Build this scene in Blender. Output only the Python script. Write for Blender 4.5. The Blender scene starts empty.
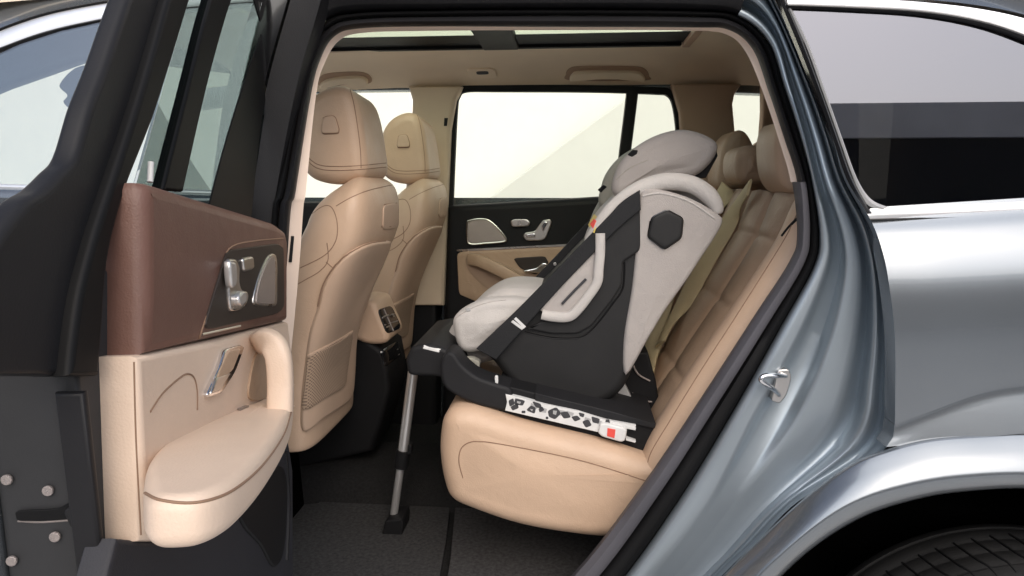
import bpy, bmesh, math, random
from mathutils import Vector, Matrix
from mathutils.bvhtree import BVHTree
from mathutils.geometry import tessellate_polygon
random.seed(4)
S = bpy.context.scene
COL = S.collection
V = Vector
# ------------------------------------------------------------------ camera
FPX, CX, CY = 680.0, 512.0, 288.0
CAM = V((0, 0, 1.57))
YAW, PIT = math.radians(5.07), math.radians(8.78)
cr = V((math.cos(YAW), math.sin(YAW), 0))
cf = V((-math.sin(YAW)*math.cos(PIT), math.cos(YAW)*math.cos(PIT), -math.sin(PIT)))
cu = cr.cross(cf)
def setup_camera():
    cd = bpy.data.cameras.new('camera'); co = bpy.data.objects.new('camera', cd); COL.objects.link(co)
    m = Matrix((cr, cu, -cf)).transposed().to_4x4(); m.translation = CAM
    co.matrix_world = m
    cd.sensor_width = 36; cd.lens = FPX/1024*36; cd.clip_start = .02; cd.clip_end = 500
    S.camera = co
setup_camera()
def ray(px, py): return cf + cr*((px-CX)/FPX) + cu*((CY-py)/FPX)
def W(px, py, Y):                       # photo point lying on the upright plane at depth Y
    d = ray(px, py); return CAM + d*((Y-CAM.y)/d.y)
def WX(px, py, X):
    d = ray(px, py); return CAM + d*((X-CAM.x)/d.x)
def WZ(px, py, Z):
    d = ray(px, py); return CAM + d*((Z-CAM.z)/d.z)
def WP(px, py, p0, n):
    d = ray(px, py); return CAM + d*((p0-CAM).dot(n)/d.dot(n))
def Ws(pts, Y): return [W(x, y, Y) for x, y in pts]
# ------------------------------------------------------------------ materials
MATS = {}
def nodes(m):
    m.use_nodes = True; nt = m.node_tree; nt.nodes.clear()
    out = nt.nodes.new('ShaderNodeOutputMaterial'); return nt, out
def mat(name, col, rough=.5, metal=0, spec=.5, coat=0, bump=0, bscale=400, var=.08, vscale=6, sheen=0, ior=None, coatrough=.05, rvar=0, wrk=0, wscale=22):
    m = bpy.data.materials.new(name); nt, out = nodes(m)
    b = nt.nodes.new('ShaderNodeBsdfPrincipled'); nt.links.new(b.outputs[0], out.inputs[0])
    tc = nt.nodes.new('ShaderNodeTexCoord')
    n = nt.nodes.new('ShaderNodeTexNoise'); n.inputs['Scale'].default_value = vscale; n.inputs['Detail'].default_value = 5
    nt.links.new(tc.outputs['Object'], n.inputs['Vector'])
    r = nt.nodes.new('ShaderNodeValToRGB')
    a = [max(0, c*(1-var)) for c in col]; z = [min(1, c*(1+var)) for c in col]
    r.color_ramp.elements[0].color = (*a, 1); r.color_ramp.elements[1].color = (*z, 1)
    r.color_ramp.elements[0].position = .3; r.color_ramp.elements[1].position = .7
    nt.links.new(n.outputs[0], r.inputs[0]); nt.links.new(r.outputs[0], b.inputs['Base Color'])
    b.inputs['Roughness'].default_value = rough; b.inputs['Metallic'].default_value = metal
    b.inputs['Specular IOR Level'].default_value = spec
    b.inputs['Coat Weight'].default_value = coat; b.inputs['Coat Roughness'].default_value = coatrough
    if ior: b.inputs['IOR'].default_value = ior
    if sheen: b.inputs['Sheen Weight'].default_value = sheen
    if rvar:
        n3 = nt.nodes.new('ShaderNodeTexNoise'); n3.inputs['Scale'].default_value = vscale*2.3; n3.inputs['Detail'].default_value = 6
        nt.links.new(tc.outputs['Object'], n3.inputs['Vector'])
        mr = nt.nodes.new('ShaderNodeMapRange'); mr.inputs['From Min'].default_value = .3; mr.inputs['From Max'].default_value = .7
        mr.inputs['To Min'].default_value = rough-rvar; mr.inputs['To Max'].default_value = rough+rvar
        nt.links.new(n3.outputs[0], mr.inputs[0]); nt.links.new(mr.outputs[0], b.inputs['Roughness'])
    if bump:
        n2 = nt.nodes.new('ShaderNodeTexNoise'); n2.inputs['Scale'].default_value = bscale; n2.inputs['Detail'].default_value = 3
        nt.links.new(tc.outputs['Object'], n2.inputs['Vector'])
        bp = nt.nodes.new('ShaderNodeBump'); bp.inputs['Strength'].default_value = bump; bp.inputs['Distance'].default_value = .002
        nt.links.new(n2.outputs[0], bp.inputs['Height']); nt.links.new(bp.outputs[0], b.inputs['Normal'])
        if wrk:
            n4 = nt.nodes.new('ShaderNodeTexNoise'); n4.inputs['Scale'].default_value = wscale; n4.inputs['Detail'].default_value = 4
            n4.inputs['Distortion'].default_value = .6
            nt.links.new(tc.outputs['Object'], n4.inputs['Vector'])
            b4 = nt.nodes.new('ShaderNodeBump'); b4.inputs['Strength'].default_value = wrk; b4.inputs['Distance'].default_value = .012
            nt.links.new(n4.outputs[0], b4.inputs['Height']); nt.links.new(b4.outputs[0], bp.inputs['Normal'])
    MATS[name] = m; return m
def glassmat(name, tint, refl=.08, rough=0.0, ior=1.5, gcol=(1, 1, 1)):
    m = bpy.data.materials.new(name); nt, out = nodes(m)
    t = nt.nodes.new('ShaderNodeBsdfTransparent'); t.inputs[0].default_value = (*tint, 1)
    g = nt.nodes.new('ShaderNodeBsdfGlossy'); g.inputs['Roughness'].default_value = rough; g.inputs[0].default_value = (*gcol, 1)
    lw = nt.nodes.new('ShaderNodeFresnel'); lw.inputs['IOR'].default_value = ior
    ad = nt.nodes.new('ShaderNodeMath'); ad.operation = 'ADD'; ad.inputs[1].default_value = refl; ad.use_clamp = True
    nt.links.new(lw.outputs[0], ad.inputs[0])
    ge = nt.nodes.new('ShaderNodeNewGeometry'); fr_ = nt.nodes.new('ShaderNodeMath'); fr_.operation = 'SUBTRACT'; fr_.inputs[0].default_value = 1
    nt.links.new(ge.outputs['Backfacing'], fr_.inputs[1])
    mu = nt.nodes.new('ShaderNodeMath'); mu.operation = 'MULTIPLY'; nt.links.new(ad.outputs[0], mu.inputs[0]); nt.links.new(fr_.outputs[0], mu.inputs[1])
    mx = nt.nodes.new('ShaderNodeMixShader'); nt.links.new(mu.outputs[0], mx.inputs[0])
    nt.links.new(t.outputs[0], mx.inputs[1]); nt.links.new(g.outputs[0], mx.inputs[2]); nt.links.new(mx.outputs[0], out.inputs[0])
    MATS[name] = m; return m
TAN = mat('tan_leather', (.545, .385, .27), .46, bump=.35, bscale=300, var=.06, vscale=5, rvar=.08, wrk=.15)
TANP = mat('tan_plastic', (.50, .355, .255), .55, bump=.1, bscale=500, var=.04, wrk=.06)
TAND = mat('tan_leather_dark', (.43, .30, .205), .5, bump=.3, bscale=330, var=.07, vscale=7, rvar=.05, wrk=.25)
SEAM = mat('seam_thread', (.25, .155, .10), .8, var=.05)
LINER = mat('headliner_fabric', (.78, .66, .51), .9, bump=.3, bscale=700, var=.04)
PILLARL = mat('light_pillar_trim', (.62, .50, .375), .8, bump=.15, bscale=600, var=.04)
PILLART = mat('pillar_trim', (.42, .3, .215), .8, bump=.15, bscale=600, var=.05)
BROWN = mat('brown_leather', (.140, .070, .052), .47, bump=.25, bscale=340, var=.08, rvar=.05, wrk=.08)
DKBROWN = mat('dark_brown_panel', (.030, .022, .018), .5, spec=.35, var=.1)
CREAM = mat('cream_leather', (.69, .54, .425), .46, bump=.3, bscale=300, var=.04, rvar=.06, wrk=.07)
STRIP = mat('cream_trim_strip', (.78, .63, .52), .5, var=.03)
BLK = mat('black_plastic', (.009, .009, .010), .6, spec=.22, bump=.1, bscale=500, var=.15)
BLKG = mat('black_gloss', (.008, .008, .009), .12, coat=.6, var=.1)
DGREY = mat('dark_grey_plastic', (.014, .014, .0155), .6, spec=.25, bump=.25, bscale=450, var=.12)
DOORGREY = mat('grey_painted_shut_face', (.034, .0345, .0365), .55, spec=.3, bump=.1, var=.12, rvar=.08)
BLUEGREY = mat('blue_grey_plastic', (.028, .0285, .034), .55, spec=.3, bump=.25, bscale=450, var=.08)
RUB = mat('rubber_seal', (.014, .0138, .0155), .5, spec=.25, bump=.1, bscale=300, var=.12)
RUBG = mat('grey_sill_trim', (.085, .083, .095), .6, spec=.35, bump=.2, bscale=400, var=.08)
RUBB = mat('black_rubber', (.005, .005, .0055), .55, spec=.2, var=.15)
SHELL = mat('child_seat_shell', (.017, .017, .0175), .55, spec=.3, bump=.25, bscale=600, var=.12, rvar=.06)
FAB = mat('light_fabric', (.50, .475, .45), .85, bump=.7, bscale=430, var=.07, sheen=.08, wrk=.3)
FABD = mat('grey_beige_fabric', (.385, .355, .335), .85, bump=.7, bscale=430, var=.07, sheen=.08, wrk=.25)
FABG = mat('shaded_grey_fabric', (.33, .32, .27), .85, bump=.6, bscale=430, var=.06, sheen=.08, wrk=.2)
WEB = mat('black_webbing', (.016, .0165, .018), .7, spec=.25, bump=.5, bscale=240, var=.1)
OLIVE = mat('olive_webbing', (.66, .55, .33), .7, bump=.5, bscale=260, var=.08)
SILV = mat('satin_silver', (.62, .6, .58), .3, metal=1, var=.04, rvar=.06)
SILVD = mat('speaker_grille', (.42, .37, .35), .4, metal=.8, bump=.8, bscale=900, var=.1)
CHROME = mat('chrome', (.85, .85, .86), .12, metal=1, var=.02)
CHROMEW = mat('bright_trim', (.9, .9, .91), .3, metal=.75, var=.02)
ALU = mat('brushed_aluminium', (.66, .65, .64), .3, metal=.7, var=.05)
WHITEP = mat('white_plastic', (.66, .66, .65), .45, var=.06, vscale=30)
INK = mat('black_ink', (.04, .04, .045), .7, var=.2)
GREYP = mat('light_grey_plastic', (.36, .36, .36), .5, var=.05)
RED = mat('red_print', (.72, .08, .06), .5, var=.05)
YEL = mat('yellow_print', (.8, .6, .12), .6, var=.05)
CARPET = mat('grey_carpet', (.018, .0178, .018), .95, spec=.1, bump=1, bscale=300, var=.25, vscale=120)
CARPETL = mat('grey_mat_fibre', (.046, .0455, .046), .95, spec=.1, bump=1, bscale=240, var=.3, vscale=90)
CARPETR = mat('grey_strip_fibre', (.058, .057, .058), .95, spec=.1, bump=1, bscale=240, var=.3, vscale=90)
TYRE = mat('tyre_rubber', (.022, .022, .0225), .7, spec=.4, bump=.4, bscale=160, var=.25)
LINERB = mat('wheel_liner_felt', (.002, .002, .002), .95, spec=0, var=.2)
PAINT = mat('blue_grey_metallic_paint', (.225, .247, .27), .27, metal=.75, coat=.8, coatrough=.04, bump=.03, bscale=900, var=.04, vscale=3)
JAMB = mat('blue_grey_jamb_paint', (.35, .40, .44), .4, metal=.72, coat=.45, coatrough=.12, var=.05, vscale=4)
GLC = glassmat('clear_window_glass', (.95, .97, .95), 0.0)
GLD = glassmat('tinted_door_glass', (.46, .50, .48), .22)
GLF = glassmat('front_door_glass', (.86, .9, .88), .22)
GLP = glassmat('privacy_glass', (.13, .13, .13), .16, .01, gcol=(.68, .69, .78))
GLR = glassmat('roof_glass', (.86, .92, .84), 0.0, ior=1.3)
# mesh net material
def netmat():
    m = mat('seat_net', (.42, .30, .2), .8); nt = m.node_tree
    b = [n for n in nt.nodes if n.type == 'BSDF_PRINCIPLED'][0]
    tc = [n for n in nt.nodes if n.type == 'TEX_COORD'][0]
    f = []
    for rot in (.78, -.78):
        mp = nt.nodes.new('ShaderNodeMapping'); mp.inputs['Rotation'].default_value = (rot, 0, 0)
        nt.links.new(tc.outputs['Object'], mp.inputs[0])
        w = nt.nodes.new('ShaderNodeTexWave'); w.bands_direction = 'Y'; w.inputs['Scale'].default_value = 46
        nt.links.new(mp.outputs[0], w.inputs[0]); f.append(w)
    mn = nt.nodes.new('ShaderNodeMath'); mn.operation = 'MULTIPLY'
    nt.links.new(f[0].outputs['Fac'], mn.inputs[0]); nt.links.new(f[1].outputs['Fac'], mn.inputs[1])
    r = nt.nodes.new('ShaderNodeValToRGB')
    r.color_ramp.elements[0].position = .12; r.color_ramp.elements[0].color = (.42, .30, .21, 1)
    r.color_ramp.elements[1].position = .42; r.color_ramp.elements[1].color = (.17, .115, .08, 1)
    nt.links.new(mn.outputs[0], r.inputs[0]); nt.links.new(r.outputs[0], b.inputs['Base Color'])
    return m
NET = netmat()
# ------------------------------------------------------------------ objects
ROOTLOC = {}
GEO = {}                                    # object name -> (world verts, polys) for ray casting
def thing(name, label, cat, loc, group=None):
    o = bpy.data.objects.new(name, None); COL.objects.link(o); o.location = loc
    o.empty_display_size = .1
    o['label'] = label; o['category'] = cat
    if group: o['group'] = group
    ROOTLOC[o.name] = V(loc); return o
def origin(o):
    while o is not None and o.parent is not None: o = o.parent
    return ROOTLOC.get(o.name, V((0, 0, 0))) if o else V((0, 0, 0))
def mk(name, vs, fs, m, parent=None, smooth=True, label=None, sharp=50, kind=None, loc=None):
    off = origin(parent) if parent else (V(loc) if loc else V((0, 0, 0)))
    me = bpy.data.meshes.new(name)
    me.from_pydata([tuple(V(v)-off) for v in vs], [], fs); me.update()
    bm = bmesh.new(); bm.from_mesh(me)
    bmesh.ops.recalc_face_normals(bm, faces=bm.faces)
    bm.to_mesh(me); bm.free()
    me.materials.append(m)
    if smooth:
        me.polygons.foreach_set('use_smooth', [True]*len(me.polygons))
        me.set_sharp_from_angle(angle=math.radians(sharp))
    o = bpy.data.objects.new(name, me); COL.objects.link(o)
    if parent is not None: o.parent = parent
    else: o.location = off; ROOTLOC[o.name] = off
    if label: o['label'] = label
    if kind: o['kind'] = kind
    GEO[o.name] = ([V(v) for v in vs], [list(f) for f in fs])
    return o
class MB:                                   # collects shapes that belong to ONE part
    def __init__(s): s.v = []; s.f = []
    def add(s, vf):
        n = len(s.v); s.v += vf[0]; s.f += [[i+n for i in f] for f in vf[1]]; return s
    def build(s, name, m, parent=None, **k): return mk(name, s.v, s.f, m, parent, **k)
def sm(pts, n=6, closed=True):              # catmull-rom through points (tuples or vectors)
    P = [V(p) for p in pts]; N = len(P); out = []
    rng = range(N if closed else N-1)
    for i in rng:
        if closed: a, b, c, d = P[(i-1) % N], P[i], P[(i+1) % N], P[(i+2) % N]
        else: a, b, c, d = P[max(i-1, 0)], P[i], P[i+1], P[min(i+2, N-1)]
        for k in range(n):
            t = k/n
            out.append(.5*((2*b)+(c-a)*t+(2*a-5*b+4*c-d)*t*t+(3*b-a-3*c+d)*t**3))
    if not closed: out.append(P[-1].copy())
    return out
def sm2(pts, n=6, closed=True): return [(p.x, p.y) for p in sm([(x, y, 0) for x, y in pts], n, closed)]
def chamf(pts, r=.2, n=4):                  # polygon with each corner rounded by fraction r
    P = [V((x, y, 0)) for x, y in pts]; N = len(P); out = []
    for i in range(N):
        a, b, c = P[i-1], P[i], P[(i+1) % N]
        p, q = b.lerp(a, r), b.lerp(c, r)
        for k in range(n+1):
            t = k/n; out.append(p*(1-t)**2+b*2*t*(1-t)+q*t*t)
    return [(p.x, p.y) for p in out]
def rpr(P, E, r=.01, r2=None, puff=0, puff2=0, seg=5):   # rounded prism: outline P extruded by E
    P = [V(p) for p in P]; N = len(P); L = E.length; e = E.normalized(); r2 = r if r2 is None else r2
    nn = V((0, 0, 0))
    c = sum(P, V((0, 0, 0)))/N
    for i in range(N): nn += (P[i]-c).cross(P[(i+1) % N]-c)
    sgn = 1 if nn.dot(e) > 0 else -1
    ins = []
    for i in range(N):
        t1 = (P[i]-P[i-1]); t2 = (P[(i+1) % N]-P[i])
        t = (t1.normalized() if t1.length > 1e-9 else t1)+(t2.normalized() if t2.length > 1e-9 else t2)
        v = e.cross(t)*sgn
        ins.append(v.normalized() if v.length > 1e-9 else V((0, 0, 0)))
    rings = []
    def ring(d, i): rings.append([P[k]+e*d+ins[k]*i for k in range(N)])
    for k in range(seg+1):
        a = math.pi/2*k/seg; ring(r*(1-math.cos(a)), r*(1-math.sin(a)))
    for k in range(seg, -1, -1):
        a = math.pi/2*k/seg; ring(L-r2*(1-math.cos(a)), r2*(1-math.sin(a)))
    vs = [v for R in rings for v in R]; fs = []
    for j in range(len(rings)-1):
        for i in range(N): fs.append([j*N+i, j*N+(i+1) % N, (j+1)*N+(i+1) % N, (j+1)*N+i])
    def cap(base, pf, d):
        R = [vs[base+i] for i in range(N)]; cc = sum(R, V((0, 0, 0)))/N
        if pf == 0:
            st = len(vs); vs.extend(V(p) for p in R)
            for t in tessellate_polygon([R]): fs.append([st+i for i in t])
            return
        prev = list(range(base, base+N))
        for s_ in (.97, .92, .85, .75, .62, .46, .28, .12):
            st = len(vs)
            for p in R: vs.append(cc+(p-cc)*s_+d*pf*(1-s_*s_)**1.6)
            cur = list(range(st, st+N))
            for i in range(N): fs.append([prev[i], prev[(i+1) % N], cur[(i+1) % N], cur[i]])
            prev = cur
        st = len(vs); vs.append(cc+d*pf)
        for i in range(N): fs.append([prev[i], prev[(i+1) % N], st])
    cap(0, puff, -e); cap((len(rings)-1)*N, puff2, e)
    return vs, fs
def tub(pts, r, n=8, r2=None, up=None, closed=False):   # tube / flat ribbon along a path (r wide, r2 thick)
    P = [V(p) for p in pts]; N = len(P); r2 = r if r2 is None else r2
    vs = []; fs = []; prev = None
    for i in range(N):
        t = (P[min(i+1, N-1)]-P[max(i-1, 0)]) if not closed else (P[(i+1) % N]-P[i-1])
        t.normalize() if t.length > 0 else None
        u = V(up[i] if isinstance(up, list) else up) if up is not None else (prev if prev is not None else (V((0, 0, 1)) if abs(t.z) < .9 else V((1, 0, 0))))
        a = u - t*u.dot(t)
        if a.length < 1e-6: a = V((1, 0, 0))-t*t.x
        a.normalize(); b = t.cross(a); prev = a
        ra = r[i] if isinstance(r, list) else r
        for k in range(n):
            w = 2*math.pi*k/n; ca, sa = math.cos(w), math.sin(w)
            if r2 != r: ca = math.copysign(abs(ca)**.5, ca); sa = math.copysign(abs(sa)**.5, sa)
            vs.append(P[i]+b*ca*ra+a*sa*(r2 if not isinstance(r, list) or r2 is not r else ra))
    for i in range(N if closed else N-1):
        for k in range(n):
            j = (i+1) % N
            fs.append([i*n+k, i*n+(k+1) % n, j*n+(k+1) % n, j*n+k])
    if not closed: fs.append(list(range(n))); fs.append(list(range((N-1)*n, N*n)))
    return vs, fs
def loft(curves, closed=True, cap0=False, cap1=False):
    N = len(curves[0]); vs = [p for c in curves for p in c]; fs = []
    for j in range(len(curves)-1):
        for i in range(N if closed else N-1):
            fs.append([j*N+i, j*N+(i+1) % N, (j+1)*N+(i+1) % N, (j+1)*N+i])
    if cap0: fs.append(list(range(N)))
    if cap1: fs.append(list(range((len(curves)-1)*N, len(curves)*N)))
    return vs, fs
def patch(grid, n=6):                       # smooth surface through a grid of world points
    rows = [sm(r, n, False) for r in grid]; M = len(rows[0])
    cols = [sm([rows[j][i] for j in range(len(rows))], n, False) for i in range(M)]
    H = len(cols[0]); vs = [cols[i][j] for j in range(H) for i in range(M)]
    fs = [[j*M+i, j*M+i+1, (j+1)*M+i+1, (j+1)*M+i] for j in range(H-1) for i in range(M-1)]
    return vs, fs
def sheet(vf, d):                           # give an open surface a thickness along d
    vs, fs = vf; n = len(vs); d = V(d)
    ed = {}
    for f in fs:
        for i in range(len(f)):
            k = (f[i], f[(i+1) % len(f)]); ed[k] = 1
    nf = [list(f) for f in fs]+[[i+n for i in reversed(f)] for f in fs]
    for (a, b) in ed:
        if (b, a) not in ed: nf.append([a, b, b+n, a+n])
    return [V(v) for v in vs]+[V(v)+d for v in vs], nf
def box(x0, x1, y0, y1, z0, z1):
    v = [V((x, y, z)) for z in (z0, z1) for x, y in ((x0, y0), (x1, y0), (x1, y1), (x0, y1))]
    return v, [[3, 2, 1, 0], [4, 5, 6, 7], [0, 1, 5, 4], [1, 2, 6, 5], [2, 3, 7, 6], [3, 0, 4, 7]]
def bvh(objs):
    vs = []; fs = []
    for o in objs:
        a, b = GEO[o.name]; n = len(vs); vs += a; fs += [[i+n for i in f] for f in b]
    return BVHTree.FromPolygons(vs, fs)
def hit(tree, px, py):
    d = ray(px, py).normalized(); r = tree.ray_cast(CAM, d)
    if r[0] is None: return None
    n = r[1] if r[1].dot(d) < 0 else -r[1]
    return r[0], n
def seam(name, tgt, pxs, m, parent, r=.0013, n=8, smooth=True, lift=0, r2=None, label=None, nseg=6, relax=0):
    tree = bvh(tgt); pts = []; ups = []
    for x, y in (sm2(pxs, n, False) if smooth else pxs):
        h = hit(tree, x, y)
        if h: pts.append(h[0]+h[1]*lift); ups.append(h[1])
    for _ in range(relax):
        pts = [pts[0]]+[(pts[i-1]+pts[i]*2+pts[i+1])/4 for i in range(1, len(pts)-1)]+[pts[-1]]
        ups = [ups[0]]+[(ups[i-1]+ups[i]+ups[i+1]).normalized() for i in range(1, len(ups)-1)]+[ups[-1]]
    if len(pts) < 2: print('seam missed', name, pxs[0]); return None
    vf = tub(pts, r, nseg, r2, ups) if r2 else tub(pts, r, nseg)
    return mk(name, *vf, m, parent, label=label)
def decal_vf(tgt, pxs, th=.002, r=.0008, sink=.001, puff=0, flat=False):
    tree = bvh(tgt)
    if flat:
        P = []; N = V((0, 0, 0))
        for x, y in pxs:
            h = hit(tree, x, y)
            if h: P.append(h[0]); N += h[1]
        if len(P) < 3: print('decal missed', pxs[0]); return None
        N.normalize()
        return rpr([p-N*sink for p in P], N*(th+sink), min(r, th*.4), r, 0, puff, 3)
    n = len(pxs); cx = sum(p[0] for p in pxs)/n; cy = sum(p[1] for p in pxs)/n
    rad = sum(math.hypot(x-cx, y-cy) for x, y in pxs)/n
    c0 = hit(tree, cx, cy)
    if not c0: print('decal missed', pxs[0]); return None
    mpp = (c0[0]-CAM).length/FPX; si = max(.5, 1-r/(rad*mpp))
    vs = []; fs = []; prev = None
    for s_, h_ in ((1, -sink), (1, th-r*.8), (1-(1-si)*.35, th-r*.2), (si, th), (si*.85, th), (si*.66, th), (si*.45, th), (si*.22, th)):
        st = len(vs)
        for x, y in pxs:
            q = hit(tree, cx+(x-cx)*s_, cy+(y-cy)*s_)
            if q is None or (q[0]-c0[0]).length > rad*mpp*4:
                d = ray(cx+(x-cx)*s_, cy+(y-cy)*s_); q = (CAM+d*((c0[0]-CAM).dot(c0[1])/d.dot(c0[1])), c0[1])
            vs.append(q[0]+(q[1]*.5+c0[1]*.5)*(h_+puff*(1-s_*s_)))
        cur = list(range(st, st+n))
        if prev:
            for i in range(n): fs.append([prev[i], prev[(i+1) % n], cur[(i+1) % n], cur[i]])
        prev = cur
    st = len(vs); vs.append(c0[0]+c0[1]*(th+puff))
    for i in range(n): fs.append([prev[i], prev[(i+1) % n], st])
    return vs, fs
def decal(name, tgt, pxs, m, parent, label=None, **k):
    vf = decal_vf(tgt, pxs, **k)
    return mk(name, *vf, m, parent, label=label) if vf else None
Ydir = V((0, 1, 0))
def yprism(name, pxs, y0, y1, m, parent, r=.01, r2=None, puff=0, puff2=0, smooth=0, label=None, sharp=50, seg=5, yref=None):
    P = Ws(sm2(pxs, smooth) if smooth else pxs, y0 if yref is None else yref)
    P = [V((p.x, y0, p.z)) for p in P]
    return mk(name, *rpr(P, V((0, y1-y0, 0)), r, r2, puff, puff2, seg), m, parent, label=label, sharp=sharp)

# ================================================================== THE CAR
car = thing('car', 'blue-grey large family car with its rear side door open onto a tan leather interior', 'car', (0, 2.46, 0))

# ---- door aperture: curves given station by station around the opening
yb = lambda py, base=1.60: base + max(0, 200-py)*.00055
def ring(pts, base, n=7):
    return [W(x, y, yb(y, base)) for x, y in sm2(pts, n)]
#            L-bottom   L2        L1        L0       corner    T0       T1        T2        T3        CR        CR2       R1        R1b       R2        R3        R3b       R4        R5        R6        R7        R8        bottom
c_a = [(276,640),(298,250),(304,190),(315,95),(324,62),(338,40),(362,32),(430,30),(560,29.5),(690,30),(728,34),(748,53),(764,92),(780,140),(792,182),(797,235),(789,262),(754,316),(704,393),(645,481),(577,569),(500,640),(380,665)]
c_b = [(270,640),(288,250),(296,190),(311,95),(321,58),(335,36),(360,28.5),(430,26.5),(560,27),(690,27.5),(729,30),(753,50),(768,90),(784,138),(797,182),(799,235),(791,264),(756,318),(706,395),(647,483),(579,571),(502,645),(380,672)]
c_c = [(258,640),(276,250),(285,190),(302,95),(313,50),(330,27),(358,19),(430,16.5),(560,15.5),(690,16.5),(733,21),(762,45),(777,88),(793,137),(806,182),(810,235),(803,266),(769,322),(720,400),(662,490),(595,581),(515,660),(380,690)]
c_d = [(250,640),(269,250),(277,190),(296,95),(308,48),(326,21),(357,13),(430,10.5),(560,9.5),(690,11),(737,16),(768,42),(784,87),(800,136),(812,182),(819,235),(813,268),(780,328),(735,408),(679,500),(612,592),(530,675),(380,705)]
c_e = [(244,640),(264,250),(272,190),(290,95),(304,46),(320,14),(350,4),(430,3),(560,2),(690,3),(741,10),(774,38),(789,86),(804,136),(815,182),(827,235),(823,270),(796,332),(752,412),(700,512),(628,605),(545,690),(380,720)]
def mids(a, b, t): return [((1-t)*x0+t*x1, (1-t)*y0+t*y1) for (x0, y0), (x1, y1) in zip(a, b)]
# cream strip
def seg(pts, base, idx, n=7, Yoff=None):
    P = sm([V((x, y, 0)) for x, y in pts], n, True)
    return [W(p.x, p.y, yb(p.y, base)) for p in P[idx[0]*n:idx[-1]*n+1]]
RS = range(0, 15); RG = range(14, 22)
o = mk('pillar_strip', *loft([seg(c_a, 1.70, RS), seg(mids(c_a, c_b, -.25), 1.675, RS), seg(mids(c_a, c_b, .5), 1.668, RS), seg(c_b, 1.66, RS)], closed=False), STRIP, car, label='cream trim strip edging the door opening')
# rubber seal: an inner tube and an outer tube
k1 = [ring(c_b, 1.70), ring(mids(c_b, c_c, .03), 1.65), ring(mids(c_b, c_c, .25), 1.625), ring(mids(c_b, c_c, .55), 1.615), ring(mids(c_b, c_c, .85), 1.62), ring(c_c, 1.635)]
seal = mk('door_seal', *loft(k1), RUB, car, label='thick dark rubber seal running round the rear door opening')
kg = [seg(c_a, 1.72, RG), seg(mids(c_a, c_b, .5), 1.66, RG), seg(c_b, 1.625, RG), seg(mids(c_b, c_c, .4), 1.609, RG), seg(mids(c_b, c_c, .8), 1.611, RG), seg(c_c, 1.626, RG)]
mk('sill_trim', *loft(kg, closed=False), RUBG, seal, label='grey trim along the lower rear edge of the opening')
k2 = [ring(c_c, 1.636), ring(mids(c_c, c_d, .2), 1.622), ring(mids(c_c, c_d, .55), 1.616), ring(mids(c_c, c_d, .9), 1.62), ring(c_d, 1.64)]
mk('seal_lip', *loft(k2), RUBB, seal)
# painted jamb: shut line curve on the body skin
c_s = [(150,640),(205,250),(225,190),(255,95),(290,0),(306,-50),(340,-60),(430,-60),(560,-60),(690,-55),(752,-34),(776,2),(815,90),(832,136),(847,180),(876,232),(890,298),(894.5,385),(886,447.5),(800,500),(745,553),(640,640),(380,760)]
R0 = range(10, 22)                            # the part right of the roof: painted
fr = [(c_e, None)]
prof = [(0,1.598),(.03,1.60),(.05,1.615),(.07,1.640),(.10,1.648),(.22,1.648),(.25,1.638),(.28,1.614),(.31,1.600),(.35,1.596),(.45,1.594),(.55,1.594),(.59,1.602),(.62,1.618),(.66,1.622),(.69,1.606),(.72,1.570),(.75,1.553),(.79,1.549),(.82,1.554),(.85,1.570),(.88,1.572),(.905,1.552),(.93,1.530),(.96,1.522),(.985,1.512),(1,1.50)]
profB = [(0, 1.598), (.1, 1.600), (.3, 1.602), (.5, 1.600), (.62, 1.596), (.70, 1.592), (.74, 1.574), (.78, 1.560), (.82, 1.556), (.86, 1.562), (.90, 1.558), (.93, 1.536), (.96, 1.524), (.985, 1.512), (1, 1.50)]
def pv(P, t):
    for (a_, ya), (b_, yb_) in zip(P, P[1:]):
        if a_ <= t <= b_: return ya+(yb_-ya)*(t-a_)/(b_-a_)
    return P[-1][1]
def segv(pts, t, n=7):
    P = sm([V((x, y, 0)) for x, y in pts], n, True); out = []
    for i in range(R0[0]*n, R0[-1]*n+1):
        u = max(0, min(1, (i/n-17.2)/1.8)); u = u*u*(3-2*u)
        out.append(W(P[i].x, P[i].y, yb(P[i].y, pv(prof, t)*(1-u)+pv(profB, t)*u)))
    return out
tt = sorted(set([t for t, _ in prof]+[t for t, _ in profB]))
jam = [seg(c_d, 1.636, R0), seg(mids(c_d, c_e, .12), 1.612, R0), seg(mids(c_d, c_e, .3), 1.603, R0), seg(mids(c_d, c_e, .65), 1.600, R0)] + [segv(mids(c_e, c_s, t), t) for t in tt]
jam.append(seg(mids(c_e, c_s, 1.004), 1.56, R0))
jamb = mk('rear_door_jamb', *loft(jam, closed=False), JAMB, car, label='painted rear door jamb between the seal and the rear wing', sharp=70)
R1 = list(range(5, 11))
top = [seg(c_d, 1.64, R1), seg(mids(c_d, c_e, .3), 1.622, R1), seg(mids(c_d, c_e, .8), 1.60, R1), seg(c_e, 1.595, R1), seg(mids(c_e, c_s, .3), 1.57, R1), seg(mids(c_e, c_s, 1), 1.56, R1)]
mk('roof_rail', *loft(top, closed=False), RUB, car, label='dark door frame rail along the roof edge')
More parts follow.
